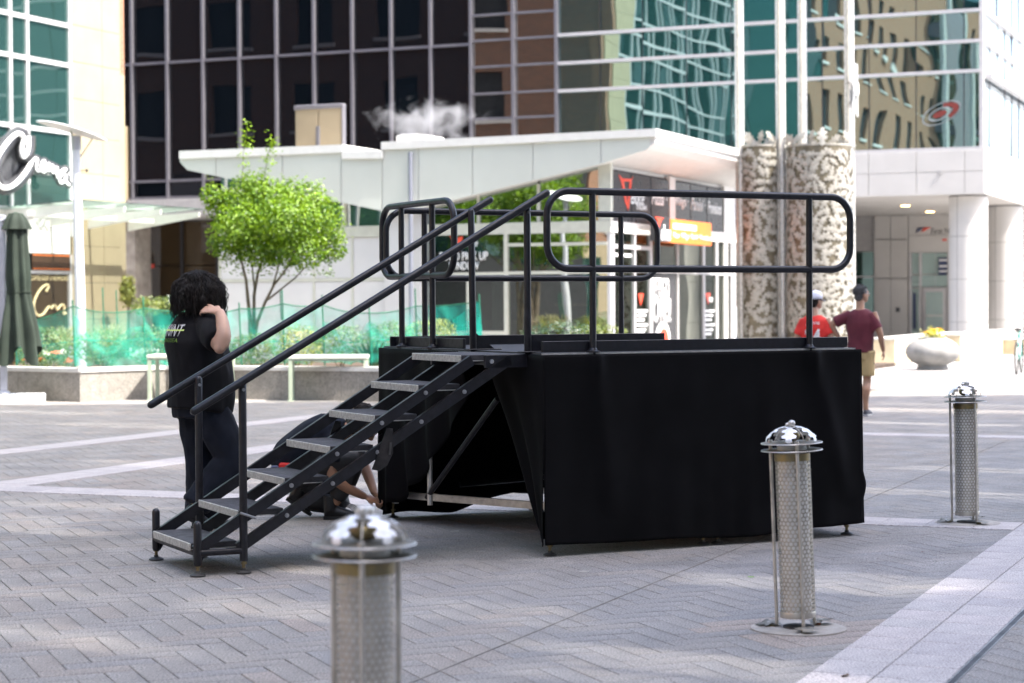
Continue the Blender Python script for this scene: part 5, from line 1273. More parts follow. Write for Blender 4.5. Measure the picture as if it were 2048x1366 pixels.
for k in range(5): m = MB(); x = ux + .12 + .03 * k; m.tube([(x - .02, -.12 + .02 * (k % 2), 1.2), (x, -.12 + .03 * (k % 2), DP(90, 728, UP.y)[2])], .011, 6); m.build('rib', 'alu', UM, True)

# ---------------------------------------------------------------- lamp post with reflector wing
LP = DP(161, 700, 36.0); LM = thing('lamp_post', 'slim white lamp post with a curved white reflector wing', 'street lamp', (LP.x, LP.y, .0))
def ll(px, py, dd=0.0): p = DP(px, py, 36.0 + dd); return Vector((p.x - LP.x, p.y - LP.y, p.z))
m = MB(); m.tube([(0, 0, .3), ll(160, 600), ll(152, 296)], [.10, .095, .075], 16); m.build('post', 'pole_white', LM, True)
m = MB(); m.tube([ll(153, 300), ll(152, 272)], .09, 12); m.build('lamp_head', 'mast_grey', LM, True)
W_ = [(73, 242), (100, 246), (130, 253), (160, 262), (190, 272), (214, 281)]
def wing(u, v):
    i = min(4, int(u * 5)); f = u * 5 - i; px = W_[i][0] + (W_[i + 1][0] - W_[i][0]) * f; py = W_[i][1] + (W_[i + 1][1] - W_[i][1]) * f
    k = math.sin(math.pi * min(1, max(0, u))) ** .6; p = ll(px, py + 13 * (v - .3) * k, (v - .5) * .75 * k); p.z += .04 * (v - .5) ** 2; return p
m = MB(); m.grid(wing, 20, 6); o_ = m.build('reflector_wing', 'lamp_white', LM, True, sharp=180); md = o_.modifiers.new('thickness', 'SOLIDIFY'); md.thickness = .02
for p, q in (((148, 290), (142, 256)), ((158, 318), (186, 276)), ((148, 312), (142, 262))): m = MB(); m.tube([ll(*p), ll(*q)], .014, 6); m.build('strut', 'alu', LM, True)
m = MB(); m.tube([ll(160, 342), ll(172, 340)], .01, 6); m.ball(ll(174, 341), .03, 8, 6); m.build('camera_bracket', 'iron', LM, True)

# ---------------------------------------------------------------- leaf drum light towers
OAK2 = [(0, .02), (.08, .05), (.16, .36), (.28, .52), (.36, .26), (.46, .42), (.58, .50), (.63, .24), (.74, .32), (.82, .24), (.86, .10), (1, .01)]
lf = MB(); oak(lf, lambda t_, w_: Vector((w_ * .22, -.006 - .012 * math.sin(t_ * 3.1) + .02 * abs(w_), (t_ - .5) * .33)), OAK); LEAFME = lf.mesh('metal_leaf', 'metal_leaf')
def drum(label, pxc, r, dep, poles, nleaf, z0=.62):
    c = DP(pxc, 500, dep); t = thing('light_tower', label, 'light tower', (c.x, c.y, 0), 0, 'tall poles with leaf drums')
    zt = DP(pxc, 292, dep)[2]
    m = MB(); m.lathe([(r + .12, 0), (r + .12, z0 - .06), (r + .14, z0 - .05), (r + .14, z0 - .005), (.001, z0)], seg=40); m.build('stone_plinth', 'granite_cap', t, True)
    m = MB(); m.lathe([(r, z0), (r, zt), (r - .02, zt), (r - .02, zt - .4)], seg=48); m.build('drum_skin', 'drum_skin', t, True)
    for zz in (z0 + .02, zt - .04): m = MB(); m.lathe([(r + .001, zz), (r + .012, zz), (r + .012, zz + .05), (r + .001, zz + .05)], seg=48); m.build('drum_band', 'metal_leaf', t, True)
    for i, (dx, dy, pr) in enumerate(poles):
        m = MB(); m.tube([(dx, dy, .0), (dx - .07, dy, 16)], pr, 12); po = m.build('pole', 'pole_chip', t, True)
        m = MB(); m.tube([(dx - pr * .5, dy - pr * .96, .02), (dx - pr * .5 - .07, dy - pr * .96, 16)], pr * .25, 6); m.build('pole_seam', 'metal_leaf', po, True)
    n = 0; gold = 2.399963; 
    rows = int(math.sqrt(nleaf * (zt - z0) / (math.pi * r))); cols = max(1, nleaf // rows)
    for j in range(rows):
        for i in range(cols):
            a = math.pi + math.pi * (i + .5 + .5 * (j % 2) + rnd.uniform(-.3, .3)) / (cols + .5); z = z0 + .16 + (zt - z0 - .3) * (j + .5 + rnd.uniform(-.25, .25)) / rows
            o_ = link('metal_leaf', LEAFME, t); s = rnd.uniform(.85, 1.2)
            o_.matrix_local = Matrix.Translation((r * 1.012 * math.cos(a), r * 1.012 * math.sin(a), z)) @ Matrix.Rotation(a + math.pi / 2, 4, 'Z') @ Matrix.Rotation(rnd.random() * 6.28, 4, 'Y') @ Matrix.Scale(s, 4)
    for k in range(16):
        a = 2 * math.pi * k / 16 + rnd.uniform(-.15, .15); o_ = link('crown_leaf', LEAFME, t)
        o_.matrix_local = Matrix.Translation((r * .98 * math.cos(a), r * .98 * math.sin(a), zt + rnd.uniform(.04, .2))) @ Matrix.Rotation(a + math.pi / 2 + rnd.uniform(-.6, .6), 4, 'Z') @ Matrix.Rotation(rnd.uniform(-1, 1), 4, 'Y') @ Matrix.Rotation(rnd.uniform(-.5, .5), 4, 'X') @ Matrix.Scale(rnd.uniform(1.0, 1.6), 4)
    return t
s_ = 50 / FPX
drum('narrow leaf patterned light drum between two tall poles, shaded tan', 1520, 40 * s_, 50.5, [((1481 - 1520) * s_, -.1, .115), ((1562 - 1520) * s_, -.25, .125)], 150)
tb = drum('wide sunlit leaf patterned light drum with tall poles behind it', 1640, 66 * s_, 50, [((1613 - 1640) * s_, .45, .115), ((1701 - 1640) * s_, -.05, .125)], 270)
c = DP(1640, 500, 50)
def an(px, py): p = DP(px, py, 49.8); return (p.x - c.x, p.y - c.y, p.z)
m = MB(); q = an(1713, 178); m.cbox(q[0] - .05, q[0] + .05, q[1] - .06, q[1] + .06, q[2] - .15, q[2] + .15, .02); ab = m.build('antenna_box', 'lamp_white', tb)
for x, y0, y1 in ((1710, 126, 170), (1714, 128, 170), (1710, 190, 228), (1715, 190, 234)): m = MB(); m.tube([an(x, y0), an(x, y1)], .016, 6); m.build('antenna_rod', 'lamp_white', ab, True)
m = MB(); m.tube([an(1690, 168), an(1697, 164), an(1703, 172), an(1704, 200), an(1699, 208)], .012, 6); m.build('antenna_cable', 'iron', ab, True)

# ---------------------------------------------------------------- pot, low walls, bicycle
pp = G(1865, 738); PT_ = thing('round_planter', 'squat round concrete planter with yellow flowers on the sunlit plaza', 'planter', (pp.x, pp.y, 0))
m = MB(); m.lathe([(.36, 0), (.36, .05), (.33, .08), (.34, .10), (.48, .17), (.585, .27), (.625, .38), (.61, .48), (.54, .59), (.42, .67), (.33, .705), (.325, .735), (.29, .735), (.27, .66), (.001, .66)], seg=48); m.build('bowl', 'pot', PT_, True)
m = MB()
for k in range(260): leaf_quad(m, Vector((rnd.gauss(0, .13), rnd.gauss(0, .13), .72 + abs(rnd.gauss(0, .09)))), Vector((rnd.gauss(0, .7), rnd.gauss(0, .7), 1)), .04, rnd.uniform(.3, 1))
m.build('leaves', 'leaf_yellow', PT_, tones=True)
for k in range(9):
    x, y, z = rnd.gauss(0, .14), rnd.gauss(0, .1), .82 + abs(rnd.gauss(0, .08)); m = MB()
    for j in range(9): leaf_quad(m, Vector((x + rnd.gauss(0, .02), y + rnd.gauss(0, .02), z)), Vector((rnd.gauss(0, .6), rnd.gauss(0, .6) - .3, 1)), .04, rnd.random(), .8)
    m.build('flower', 'petal_yellow', PT_, tones=True)
def lowwall(label, q, w_, l, h, step=1.2, m_='bench_stone'):
    p = w2g(G(*q)); t = gthing('low_stone_wall', label, 'wall', p.x, p.y)
    k = max(1, round(l / step))
    for i in range(k): bx(t, 'stone_block', m_, p.x - w_, p.x, p.y + l * i / k + .003, p.y + l * (i + 1) / k - .003, 0, h - .06, ch=.008)
    for i in range(k): bx(t, 'coping_block', 'granite_cap', p.x - w_ - .02, p.x + .02, p.y - .02 + (l + .04) * i / k + .002, p.y - .02 + (l + .04) * (i + 1) / k - .002, h - .059, h, ch=.008)
lowwall('low tan stone seat wall left of the round planter', (1790, 728), .55, 9, .66); lowwall('low tan stone seat wall ending behind the round planter', (1921, 722), .4, 7, .72)
p = w2g(G(1984, 708)); t = gthing('low_stone_wall', 'long low tan stone wall running past the second column', 'wall', p.x, p.y)
for i in range(6): bx(t, 'stone_block', 'bench_stone', p.x + 1.2 * i + .003, p.x + 1.2 * i + 1.197, p.y, p.y + .5, 0, .40, ch=.008); bx(t, 'coping_block', 'granite_cap', p.x + 1.2 * i + .002, p.x + 1.2 * i + 1.198, p.y - .02, p.y + .5, .401, .46, ch=.008)
# bicycle at the edge of the plaza
bp = G(2043, 745); BK = thing('bicycle', 'parked city bicycle with front basket on the sunlit plaza', 'bicycle', (bp.x, bp.y, 0), R(70))
mat('tyre', (.02, .02, .02), .8, var=.1); mat('bike_paint', (.05, .28, .22), .35, var=.05)
for x in (0, -1.05):
    m = MB(); m.tube([(x + .34 * math.cos(a), 0, .34 + .34 * math.sin(a)) for a in [k * math.pi / 18 for k in range(36)]], .018, 6, closed=True); wl = m.build('wheel', 'tyre', BK, True)
    m = MB()
    m.tube([(x, -.04, .34), (x, .04, .34)], .02, 8); m.build('hub', 'alu', wl, True)
    for k in range(10): a = k * math.pi / 5; m = MB(); m.tube([(x, 0, .34), (x + .33 * math.cos(a), 0, .34 + .33 * math.sin(a))], .003, 4); m.build('spoke', 'alu', wl)
for nm, pts, r in (('fork', [(0, 0, .34), (-.12, 0, .95)], .016), ('down_tube', [(-.10, 0, .85), (-.58, 0, .30)], .022), ('seat_tube', [(-.58, 0, .30), (-.70, 0, .92)], .018), ('chain_stay', [(-.58, 0, .30), (-1.05, 0, .34)], .012), ('seat_stay', [(-.68, 0, .75), (-1.05, 0, .34)], .012), ('top_tube', [(-.11, 0, .9), (-.66, 0, .6)], .018)):
    m = MB(); m.tube(pts, r, 8); m.build(nm, 'bike_paint', BK, True)
m = MB(); m.tube([(-.22, -.30, 1.08), (-.12, -.22, 1.10), (-.12, .22, 1.10), (-.22, .30, 1.08)], .013, 8); m.build('handlebar', 'alu', BK, True)
m = MB(); m.ball((-.72, 0, .95), (.13, .08, .04), 12, 8); m.build('saddle', 'tyre', BK, True)
m = MB()
for z in (.72, .80, .88, .96): m.tube([(.02, -.17, z), (.28, -.17, z), (.28, .17, z), (.02, .17, z)], .006, 5, closed=True)
m.prism([(.02, -.17, .7), (.28, -.17, .7), (.28, .17, .7), (.02, .17, .7)], (0, 0, .006)); m.build('basket', 'iron', BK)

# ---------------------------------------------------------------- smoke from the roof vent
sc_ = DP(850, 246, 51.0); m = MB(); m.ball((0, 0, 0), (2.0, 1.1, 1.05), 20, 12)
vm = bpy.data.materials.new('smoke'); vm.use_nodes = True; n = vm.node_tree.nodes; l = vm.node_tree.links; n.remove(n['Principled BSDF']); MATS['smoke'] = vm
pv = n.new('ShaderNodeVolumePrincipled'); pv.inputs['Color'].default_value = (.95, .96, 1, 1); pv.inputs['Anisotropy'].default_value = .2
tc = n.new('ShaderNodeTexCoord'); nzt = n.new('ShaderNodeTexNoise'); nzt.inputs['Scale'].default_value = 1.9; nzt.inputs['Detail'].default_value = 7; nzt.inputs['Distortion'].default_value = .9; l.new(tc.outputs['Object'], nzt.inputs[0])
mr = n.new('ShaderNodeMapRange'); mr.inputs[1].default_value = .22; mr.inputs[2].default_value = .80; mr.clamp = False; l.new(nzt.outputs[0], mr.inputs[0])
dv = n.new('ShaderNodeVectorMath'); dv.operation = 'DIVIDE'; dv.inputs[1].default_value = (2.2, 1.2, 1.15); l.new(tc.outputs['Object'], dv.inputs[0])
ln = n.new('ShaderNodeVectorMath'); ln.operation = 'LENGTH'; l.new(dv.outputs[0], ln.inputs[0])
sb_ = n.new('ShaderNodeMath'); sb_.operation = 'SUBTRACT'; l.new(mr.outputs[0], sb_.inputs[0]); l.new(ln.outputs['Value'], sb_.inputs[1])
mxm = n.new('ShaderNodeMath'); mxm.operation = 'MAXIMUM'; mxm.inputs[1].default_value = 0; l.new(sb_.outputs[0], mxm.inputs[0])
m2 = n.new('ShaderNodeMath'); m2.operation = 'MULTIPLY'; m2.inputs[1].default_value = 3.2; l.new(mxm.outputs[0], m2.inputs[0]); l.new(m2.outputs[0], pv.inputs['Density']); l.new(pv.outputs[0], n['Material Output'].inputs['Volume'])
o_ = m.build('smoke', 'smoke', None, True); o_.location = sc_; tag(o_, 'wisp of white smoke drifting over the pavilion roof', 'smoke', kind='stuff')

# plaza trees beyond the frame that the pavilion glass mirrors
for i, (x, y, sc, rz) in enumerate(((-13.2, 32.5, 1.7, .4), (-17.0, 28.0, 2.1, 1.9), (-19.5, 33.5, 2.0, 3.3), (-23.5, 26.5, 2.3, 5.0))):
    c_ = copy_tree(TR); c_.location = (x, y, 0); c_.rotation_euler = (0, 0, rz); c_.scale = (sc, sc, sc)
    c_['label'] = ['green plaza tree standing left of the closed umbrella', 'larger green plaza tree beyond the closed umbrella', 'green plaza tree in front of the brick block', 'tallest green plaza tree by the brick block'][i]; c_['group'] = 'plaza trees along the left side'
# ---------------------------------------------------------------- people
def skinmat(name, c): 
    m = mat(name, c, .5, var=.08, vscale=9, bump=.03, bscale=80); b = m.node_tree.nodes['Principled BSDF']
    b.inputs['Subsurface Weight'].default_value = .12; b.inputs['Subsurface Radius'].default_value = (.02, .008, .004); b.inputs['Subsurface Scale'].default_value = .3; return m
skinmat('skin_pale', (.40, .245, .175)); skinmat('skin_warm', (.33, .175, .105)); skinmat('skin_tan', (.34, .19, .12))
mat('hair_dark', (.009, .006, .005), .6, var=.4, vscale=40, spec=.25); mat('hair_brown', (.045, .03, .02), .5, var=.4, vscale=40); mat('hair_grey', (.07, .07, .075), .55, var=.5, vscale=60)
mat('tee_black', (.0045, .0045, .006), .9, var=.2, spec=.2, sheen=.02, bump=.1, bscale=300); mat('trouser_navy', (.008, .0105, .018), .9, var=.2, spec=.2, sheen=.02, bump=.1, bscale=300)
mat('tee_maroon', (.10, .010, .022), .85, var=.12, sheen=.1); mat('tee_red', (.62, .028, .022), .8, var=.08); mat('short_khaki', (.42, .31, .15), .85, var=.08); mat('shoe_grey', (.09, .095, .11), .7, var=.2); mat('shoe_sole', (.5, .5, .5), .7, var=.1)
mat('shoe_black', (.008, .008, .009), .5, var=.3); mat('cap_white', (.62, .64, .74), .7, var=.06); mat('cap_brim', (.08, .085, .10), .7, var=.1); mat('print_green', (.22, .42, .05), .6); mat('print_lime', (.62, .78, .22), .6); mat('eye', (.03, .02, .015), .3); mat('spectacle', (.5, .5, .5), .3, .8)

def V3(*a): return Vector(a)
def chain(mb, pts, rads, seg=14, ref=None):
    """rounded, tapering limb through points; rads may be (width, depth)"""
    P = [Vector(p) for p in pts]; Rr = [r if isinstance(r, (tuple, list)) else (r, r) for r in rads]
    # densify so that tapers and bends are smooth
    Q, S = [], []
    for i in range(len(P) - 1):
        for k in range(4):
            t = k / 4; p0 = P[max(i - 1, 0)]; p1, p2 = P[i], P[i + 1]; p3 = P[min(i + 2, len(P) - 1)]
            Q.append(.5 * ((2 * p1) + (p2 - p0) * t + (2 * p0 - 5 * p1 + 4 * p2 - p3) * t * t + (3 * p1 - p0 - 3 * p2 + p3) * t ** 3))
            S.append((Rr[i][0] + (Rr[i + 1][0] - Rr[i][0]) * t, Rr[i][1] + (Rr[i + 1][1] - Rr[i][1]) * t))
    Q.append(P[-1]); S.append(Rr[-1])
    mb.tube(Q, S, seg, ref=ref)
def hand(mb, wr, tip, nrm, spread=1.0, curl=.5, s=1.0, thumb=1):
    """palm, four unequal fingers with bent knuckles and a thumb leaving the palm's side"""
    wr, tip = Vector(wr), Vector(tip); d = (tip - wr).normalized(); n = Vector(nrm); n = (n - d * n.dot(d)).normalized(); e = d.cross(n)
    kn = wr + d * .085 * s
    chain(mb, [wr - d * .02 * s, wr + d * .02 * s, wr + d * .06 * s, kn], [(.027 * s, .019 * s), (.032 * s, .017 * s), (.041 * s, .015 * s), (.038 * s, .012 * s)], 12, ref=n.cross(d).cross(d) if False else e.cross(d))
    for i, (o_, l) in enumerate(((-.030, .072), (-.010, .082), (.010, .078), (.029, .060))):
        b = kn - d * .012 * s + e * o_ * s * spread; l *= s; dd = (d + e * o_ * 3.0 * spread).normalized()
        k1 = b + dd * l * .5 + n * curl * .010; k2 = k1 + (dd * .55 + n * curl * .9).normalized() * l * .32; k3 = k2 + (dd * .2 + n * curl * 1.2).normalized() * l * .25
        chain(mb, [b, k1, k2, k3], [.0100 * s, .0095 * s, .0088 * s, .0075 * s], 8)
    tb = wr + d * .025 * s + e * -.030 * s * thumb
    chain(mb, [tb, tb + (d * .7 - e * .75 * thumb + n * .3).normalized() * .035 * s, tb + (d * .9 - e * .55 * thumb + n * .4).normalized() * .070 * s], [.014 * s, .0115 * s, .009 * s], 8)
def make_head(mb, c, yaw, pitch=0.0, s=1.0):
    Mh = Matrix.Translation(c) @ Matrix.Rotation(yaw, 4, 'Z') @ Matrix.Rotation(pitch, 4, 'X')
    def h(*a): return Mh @ (Vector(a) * s)
    t = MB(); t.ball((0, -.012, .02), (.077, .096, .098), 20, 14); t.ball((0, .022, -.03), (.062, .070, .082), 16, 12); t.ball((0, .045, -.085), (.036, .040, .030), 12, 8)
    t.tube([(0, .088, .02), (0, .108, -.018), (0, .098, -.032)], [.010, .015, .010], 8)                      # nose
    t.ball((0, .082, -.062), (.026, .014, .008), 10, 6); t.ball((0, .080, -.076), (.022, .014, .007), 10, 6)     # lips
    t.ball((.030, .080, .030), (.024, .014, .008), 10, 6); t.ball((-.030, .080, .030), (.024, .014, .008), 10, 6)  # brows
    for x in (-1, 1): t.ball((x * .079, -.008, -.008), (.010, .020, .032), 10, 8)                             # ears
    mb.add([h(*v) for v in t.v], t.f); return h
def grow(name, parent, mb, m, voxel, smooth=3, wr=0.0, ws=8.0, seed=0, fac=.5):
    me = organic(mb, voxel, smooth, wr, ws, seed, fac); me.name = name; me.materials.append(MATS[m]); return link(name, me, parent)
def eyes(h, parent):
    for x in (-1, 1):
        m = MB(); c = h(x * .030, .082, .008); m.ball(c, .0095, 8, 6); m.build('eye', 'eye', parent, True)

# ---- man in black with a hand on his neck
r0 = G(405, 1062); PM = thing('person', 'person in black t-shirt and dark trousers, dark curly hair, hand on neck', 'person', (r0.x, r0.y, 0), R(27 - 90))
b = MB(); HC = V3(-.005, -.005, 1.672)
h = make_head(b, HC, R(48), R(-4), 1.02)
chain(b, [(0, -.03, 1.40), (0, -.02, 1.50), (0, -.01, 1.60)], [.09, .066, .062])
chain(b, [(0, .0, .90), (0, .01, 1.05), (0, .0, 1.30), (0, -.01, 1.44)], [(.17, .14), (.18, .15), (.19, .13), (.15, .09)], 18, ref=(0, 1, 0))
chain(b, [(.17, -.01, 1.43), (.30, -.005, 1.365), (.425, .005, 1.305)], [.068, .066, .058]); chain(b, [(.425, .0, 1.30), (.42, .02, 1.37), (.375, .03, 1.46), (.318, .03, 1.53)], [.056, .055, .045, .032])
b.ball((.44, -.012, 1.285), (.042, .042, .040), 12, 8)
hand(b, (.318, .03, 1.53), (.165, -.10, 1.575), (-.45, .3, -.8), 1.25, .45, 1.08, 1)
chain(b, [(-.17, -.01, 1.43), (-.26, .0, 1.22), (-.28, .0, 1.13)], [.062, .056, .048]); chain(b, [(-.28, .0, 1.13), (-.29, .04, 1.0), (-.28, .08, .90)], [.048, .042, .030]); hand(b, (-.28, .08, .90), (-.27, .12, .80), (1, 0, 0), 1, .5, 1, -1)
chain(b, [(.10, 0, .92), (.12, .16, .50), (.12, -.10, .17)], [.09, .062, .042]); chain(b, [(-.10, 0, .92), (-.10, .02, .50), (-.10, .03, .10)], [.09, .062, .042])
grow('body', PM, b, 'skin_pale', .0085, 2); eyes(h, PM)
b = MB()
chain(b, [(0, -.01, .845), (0, .0, .95), (0, .0, 1.08), (0, -.02, 1.22), (0, -.045, 1.34), (0, -.045, 1.44), (0, -.03, 1.505)], [(.235, .225), (.24, .23), (.245, .225), (.245, .215), (.24, .20), (.19, .145), (.10, .09)], 22, ref=(0, 1, 0))
chain(b, [(.13, -.01, 1.425), (.22, -.008, 1.405), (.31, -.004, 1.365), (.385, 0, 1.328)], [.09, .098, .098, .092], 16); chain(b, [(-.13, -.01, 1.425), (-.23, .0, 1.36), (-.265, .0, 1.20)], [.085, .092, .092], 16)
grow('t_shirt', PM, b, 'tee_black', .013, 2, .016, 6.5, 3)
b = MB()
chain(b, [(0, .0, .80), (0, .0, .90), (0, .0, .97)], [(.205, .195), (.21, .205), (.20, .195)], 20, ref=(0, 1, 0))
chain(b, [(.095, .01, .90), (.11, .10, .70), (.125, .165, .50), (.122, .03, .33), (.12, -.085, .19)], [.135, .13, .115, .108, .098]); chain(b, [(-.095, .01, .90), (-.10, .01, .70), (-.10, .02, .50), (-.10, .03, .30), (-.10, .02, .08)], [.14, .13, .118, .108, .102])
grow('trousers', PM, b, 'trouser_navy', .013, 2, .018, 6.5, 9)
def shoe(parent, heel, toe, m='shoe_black', sole='shoe_black', s=1.0, high=0.0, upv=(0, 0, 1)):
    heel, toe = Vector(heel), Vector(toe); d = (toe - heel).normalized(); u = Vector(upv); u = (u - d * u.dot(d)).normalized(); L = (toe - heel).length
    b = MB(); chain(b, [heel + u * .045 * s, heel + d * L * .35 + u * .05 * s, heel + d * L * .7 + u * .038 * s, toe + u * .028 * s - d * .02], [(.034 * s, .042 * s), (.038 * s, .046 * s), (.045 * s, .034 * s), (.034 * s, .022 * s)], 12, ref=u)
    b.ball(heel + d * L * .2 + u * .07 * s, (.042 * s, .05 * s, .055 * s), 12, 8)
    if high: chain(b, [heel + d * L * .2 + u * .06, heel + d * L * .18 + u * (.08 + high)], [.052, .052], 12)
    o_ = grow('shoe', parent, b, m, .009, 2)
    sb = MB(); e = d.cross(u); out = []
    for t_, w_ in ((-.02, .02), (.0, .036), (.3, .036), (.55, .042), (.75, .046), (.92, .036), (1.0, .014)): out.append((t_, w_ * s))
    pts = [heel + d * L * t_ + e * w_ for t_, w_ in out] + [heel + d * L * t_ - e * w_ for t_, w_ in reversed(out)]
    sb.prism(pts, u * .022 * s); sb.build('sole', sole, o_); return o_
shoe(PM, (.12, -.185, .115), (.135, .02, .008), upv=(0, .5, 1)); shoe(PM, (-.10, -.04, .004), (-.105, .25, .004))
# curly hair
def curls(parent, h, n, lens, m, rad=.0065, seed=1, front=.2, base=True, scale=1.0):
    rr = random.Random(seed); mb = MB()
    if base:
        t = MB(); t.ball((0, -.02, .025), (.099, .111, .110), 18, 14); t.ball((0, -.045, -.05), (.100, .088, .088), 16, 10)
        if lens[1] > .1: t.ball((0, -.06, -.10), (.088, .062, .07), 14, 10)
        t.v = [h(*v) for v in t.v]; mb = t
    o_ = grow('hair', parent, mb, m, .010, 2, .016, 20, seed)
    cm = MB()
    for i in range(n):
        a = rr.uniform(0, 2 * math.pi); e = rr.uniform(-.15, 1.0); ce = math.sqrt(max(0, 1 - e * e))
        x, y = math.cos(a) * ce, math.sin(a) * ce
        if y > front and e < .55: continue
        p = Vector((x * .092, -.02 + y * .108, .025 + e * .112)); l = rr.uniform(*lens) * (1.0 if e < .6 else .8)
        lump = 1 + .9 * noise.noise(Vector((x * 3.2, y * 3.2, e * 3.2 + seed))); l *= .55 + .55 * lump; out_ = Vector((x, y, .15 * e)).normalized(); ph = rr.uniform(0, 6.28); tw = rr.uniform(.9, 1.6); am = rr.uniform(.004, .012); pts = []
        K = 13
        for k in range(K):
            q = k / (K - 1); dn = l * q; c = p + out_ * (.012 + .050 * math.sin(min(1, q * 1.3) * 1.57)) * (.5 + .5 * ce) * scale * lump - Vector((0, 0, 1)) * dn * (.35 + .65 * q)
            # stay outside the scalp
            rel = Vector((c.x / .098, (c.y + .02) / .113, (c.z - .025) / .118)); 
            if rel.length < 1.0 and c.z > -.06: c += out_ * (1 - rel.length) * .1
            f = ph + q * 6.283 * tw * l / .075
            pts.append(h(c.x + am * math.cos(f) * (.3 + q), c.y + am * math.sin(f) * (.3 + q), c.z))
        cm.tube(pts, [rad * (.6 + .4 * math.sin(3.14 * (.1 + .85 * k / (K - 1)))) for k in range(K)], 4)
    cm.build('curls', m, o_, True, sharp=180)['kind'] = 'stuff'
curls(PM, h, 2800, (.05, .22), 'hair_dark', .0019, 4, .45, scale=1.12)
# print across the shoulders, laid on the shirt
def print_on(parent, cloth, s, m, cx, cz, w_, hh, ydir, slant=0.0, **k):
    """flat print pressed on a garment's surface from direction ydir (-1 back)"""
    o_ = text('print', s, Matrix(((1, 0, 0, cx), (0, 0, -1, 0), (0, 1, 0, cz), (0, 0, 0, 1))), m, None, w=w_, h=hh, extrude=.0005, **k)
    me = o_.data; from mathutils.bvhtree import BVHTree
    bv = BVHTree.FromPolygons([v.co for v in cloth.data.vertices], [p.vertices[:] for p in cloth.data.polygons])
    bm_ = bmesh.new(); bm_.from_mesh(me); bmesh.ops.triangulate(bm_, faces=bm_.faces[:]); bmesh.ops.subdivide_edges(bm_, edges=[e for e in bm_.edges if e.calc_length() > .03], cuts=2); bm_.to_mesh(me); bm_.free()
    for v in me.vertices:
        x, z = v.co.x, v.co.z + slant * (v.co.x - cx); hit = bv.ray_cast(Vector((x, -1.0, z)), Vector((0, 1, 0)))
        if hit[0] is not None: v.co = hit[0] + Vector((0, -.003, 0))
        else: v.co = Vector((x, .0, z))
    o_.parent = cloth; return o_
tee = [c for c in PM.children if c.name.startswith('t_shirt')][0]
print_on(PM, tee, 'ONPOINT', 'letter_white', .0, 1.405, .26, .085, -1, bold=.01); print_on(PM, tee, 'DING IDEA', 'print_green', .03, 1.335, .19, .026, -1)
lb = MB(); lb.grid(lambda u, v: Vector((-.14 + .28 * u, 0, 1.40 + .010 * v)), 24, 1); lo = lb.build('print_line', 'print_lime', None)
from mathutils.bvhtree import BVHTree
bv = BVHTree.FromPolygons([v.co for v in tee.data.vertices], [p.vertices[:] for p in tee.data.polygons])
for v in lo.data.vertices:
    hit = bv.ray_cast(Vector((v.co.x, -1, v.co.z)), Vector((0, 1, 0)))
    if hit[0] is not None: v.co = hit[0] + Vector((0, -.0045, 0))
lo.parent = tee

# ---- crouching man behind the stair
r0 = G(662, 1036); CM = thing('person', 'person crouching behind the stair in dark work clothes and black boots', 'person', (r0.x, r0.y, 0), R(-90))
b = MB(); h = make_head(b, V3(-.02, .26, .675), R(0), R(-58), .98)
chain(b, [(0, .02, .60), (0, .12, .645), (0, .21, .665)], [.085, .062, .06])
chain(b, [(0, -.26, .36), (0, -.18, .50), (0, -.05, .59), (0, .06, .61)], [(.16, .13), (.165, .13), (.18, .12), (.15, .09)], 18, ref=(0, 1, 0))
chain(b, [(.17, .03, .585), (.21, .02, .45), (.20, .035, .32)], [.056, .05, .045]); chain(b, [(.20, .035, .315), (.15, .14, .235), (.07, .255, .165)], [.045, .041, .027]); hand(b, (.07, .255, .165), (.02, .36, .125), (-.5, 0, -.8), 1, .8, .95, 1)
chain(b, [(-.17, .05, .585), (-.20, .17, .47), (-.17, .235, .37)], [.056, .05, .044]); chain(b, [(-.17, .235, .37), (-.12, .28, .27), (-.05, .32, .175)], [.044, .039, .027]); hand(b, (-.05, .32, .175), (-.005, .385, .105), (.6, -.1, -.6), 1, .9, .95, -1)
chain(b, [(.10, -.24, .33), (.15, .02, .43), (.14, .20, .445), (.12, .13, .28), (.10, .03, .12)], [.085, .08, .062, .055, .042]); chain(b, [(-.10, -.24, .33), (-.12, -.06, .20), (-.12, .06, .09), (-.11, -.08, .10), (-.10, -.26, .13)], [.085, .075, .06, .05, .04])
grow('body', CM, b, 'skin_warm', .0085, 2); eyes(h, CM)
b = MB(); chain(b, [(0, -.34, .36), (0, -.28, .46), (0, -.16, .565), (0, -.02, .64), (0, .06, .65), (0, .10, .645)], [(.175, .12), (.19, .15), (.20, .15), (.205, .14), (.17, .10), (.09, .075)], 20, ref=(0, 1, 0))
chain(b, [(.14, .03, .60), (.20, .03, .52), (.215, .025, .43)], [.082, .082, .078]); chain(b, [(-.14, .05, .60), (-.19, .13, .52), (-.195, .18, .45)], [.082, .08, .076])
grow('t_shirt', CM, b, 'trouser_navy', .012, 3, .008, 7, 5)
b = MB(); chain(b, [(0, -.36, .30), (0, -.28, .38), (0, -.20, .45)], [(.17, .12), (.185, .14), (.17, .13)], 18, ref=(0, 1, 0))
chain(b, [(.10, -.26, .34), (.15, -.02, .42), (.145, .17, .455), (.14, .205, .43)], [.125, .11, .095, .09]); chain(b, [(.14, .19, .43), (.12, .13, .28), (.10, .05, .16)], [.08, .072, .066])
chain(b, [(-.10, -.26, .33), (-.12, -.06, .21), (-.12, .05, .10), (-.11, -.06, .10), (-.10, -.22, .13)], [.125, .105, .085, .08, .07])
grow('trousers', CM, b, 'shoe_black', .012, 3, .008, 7, 8)
shoe(CM, (.10, -.04, .004), (.11, .20, .004), high=.10); shoe(CM, (-.08, -.34, .13), (-.09, -.16, .006), upv=(0, .8, 1), high=.06)
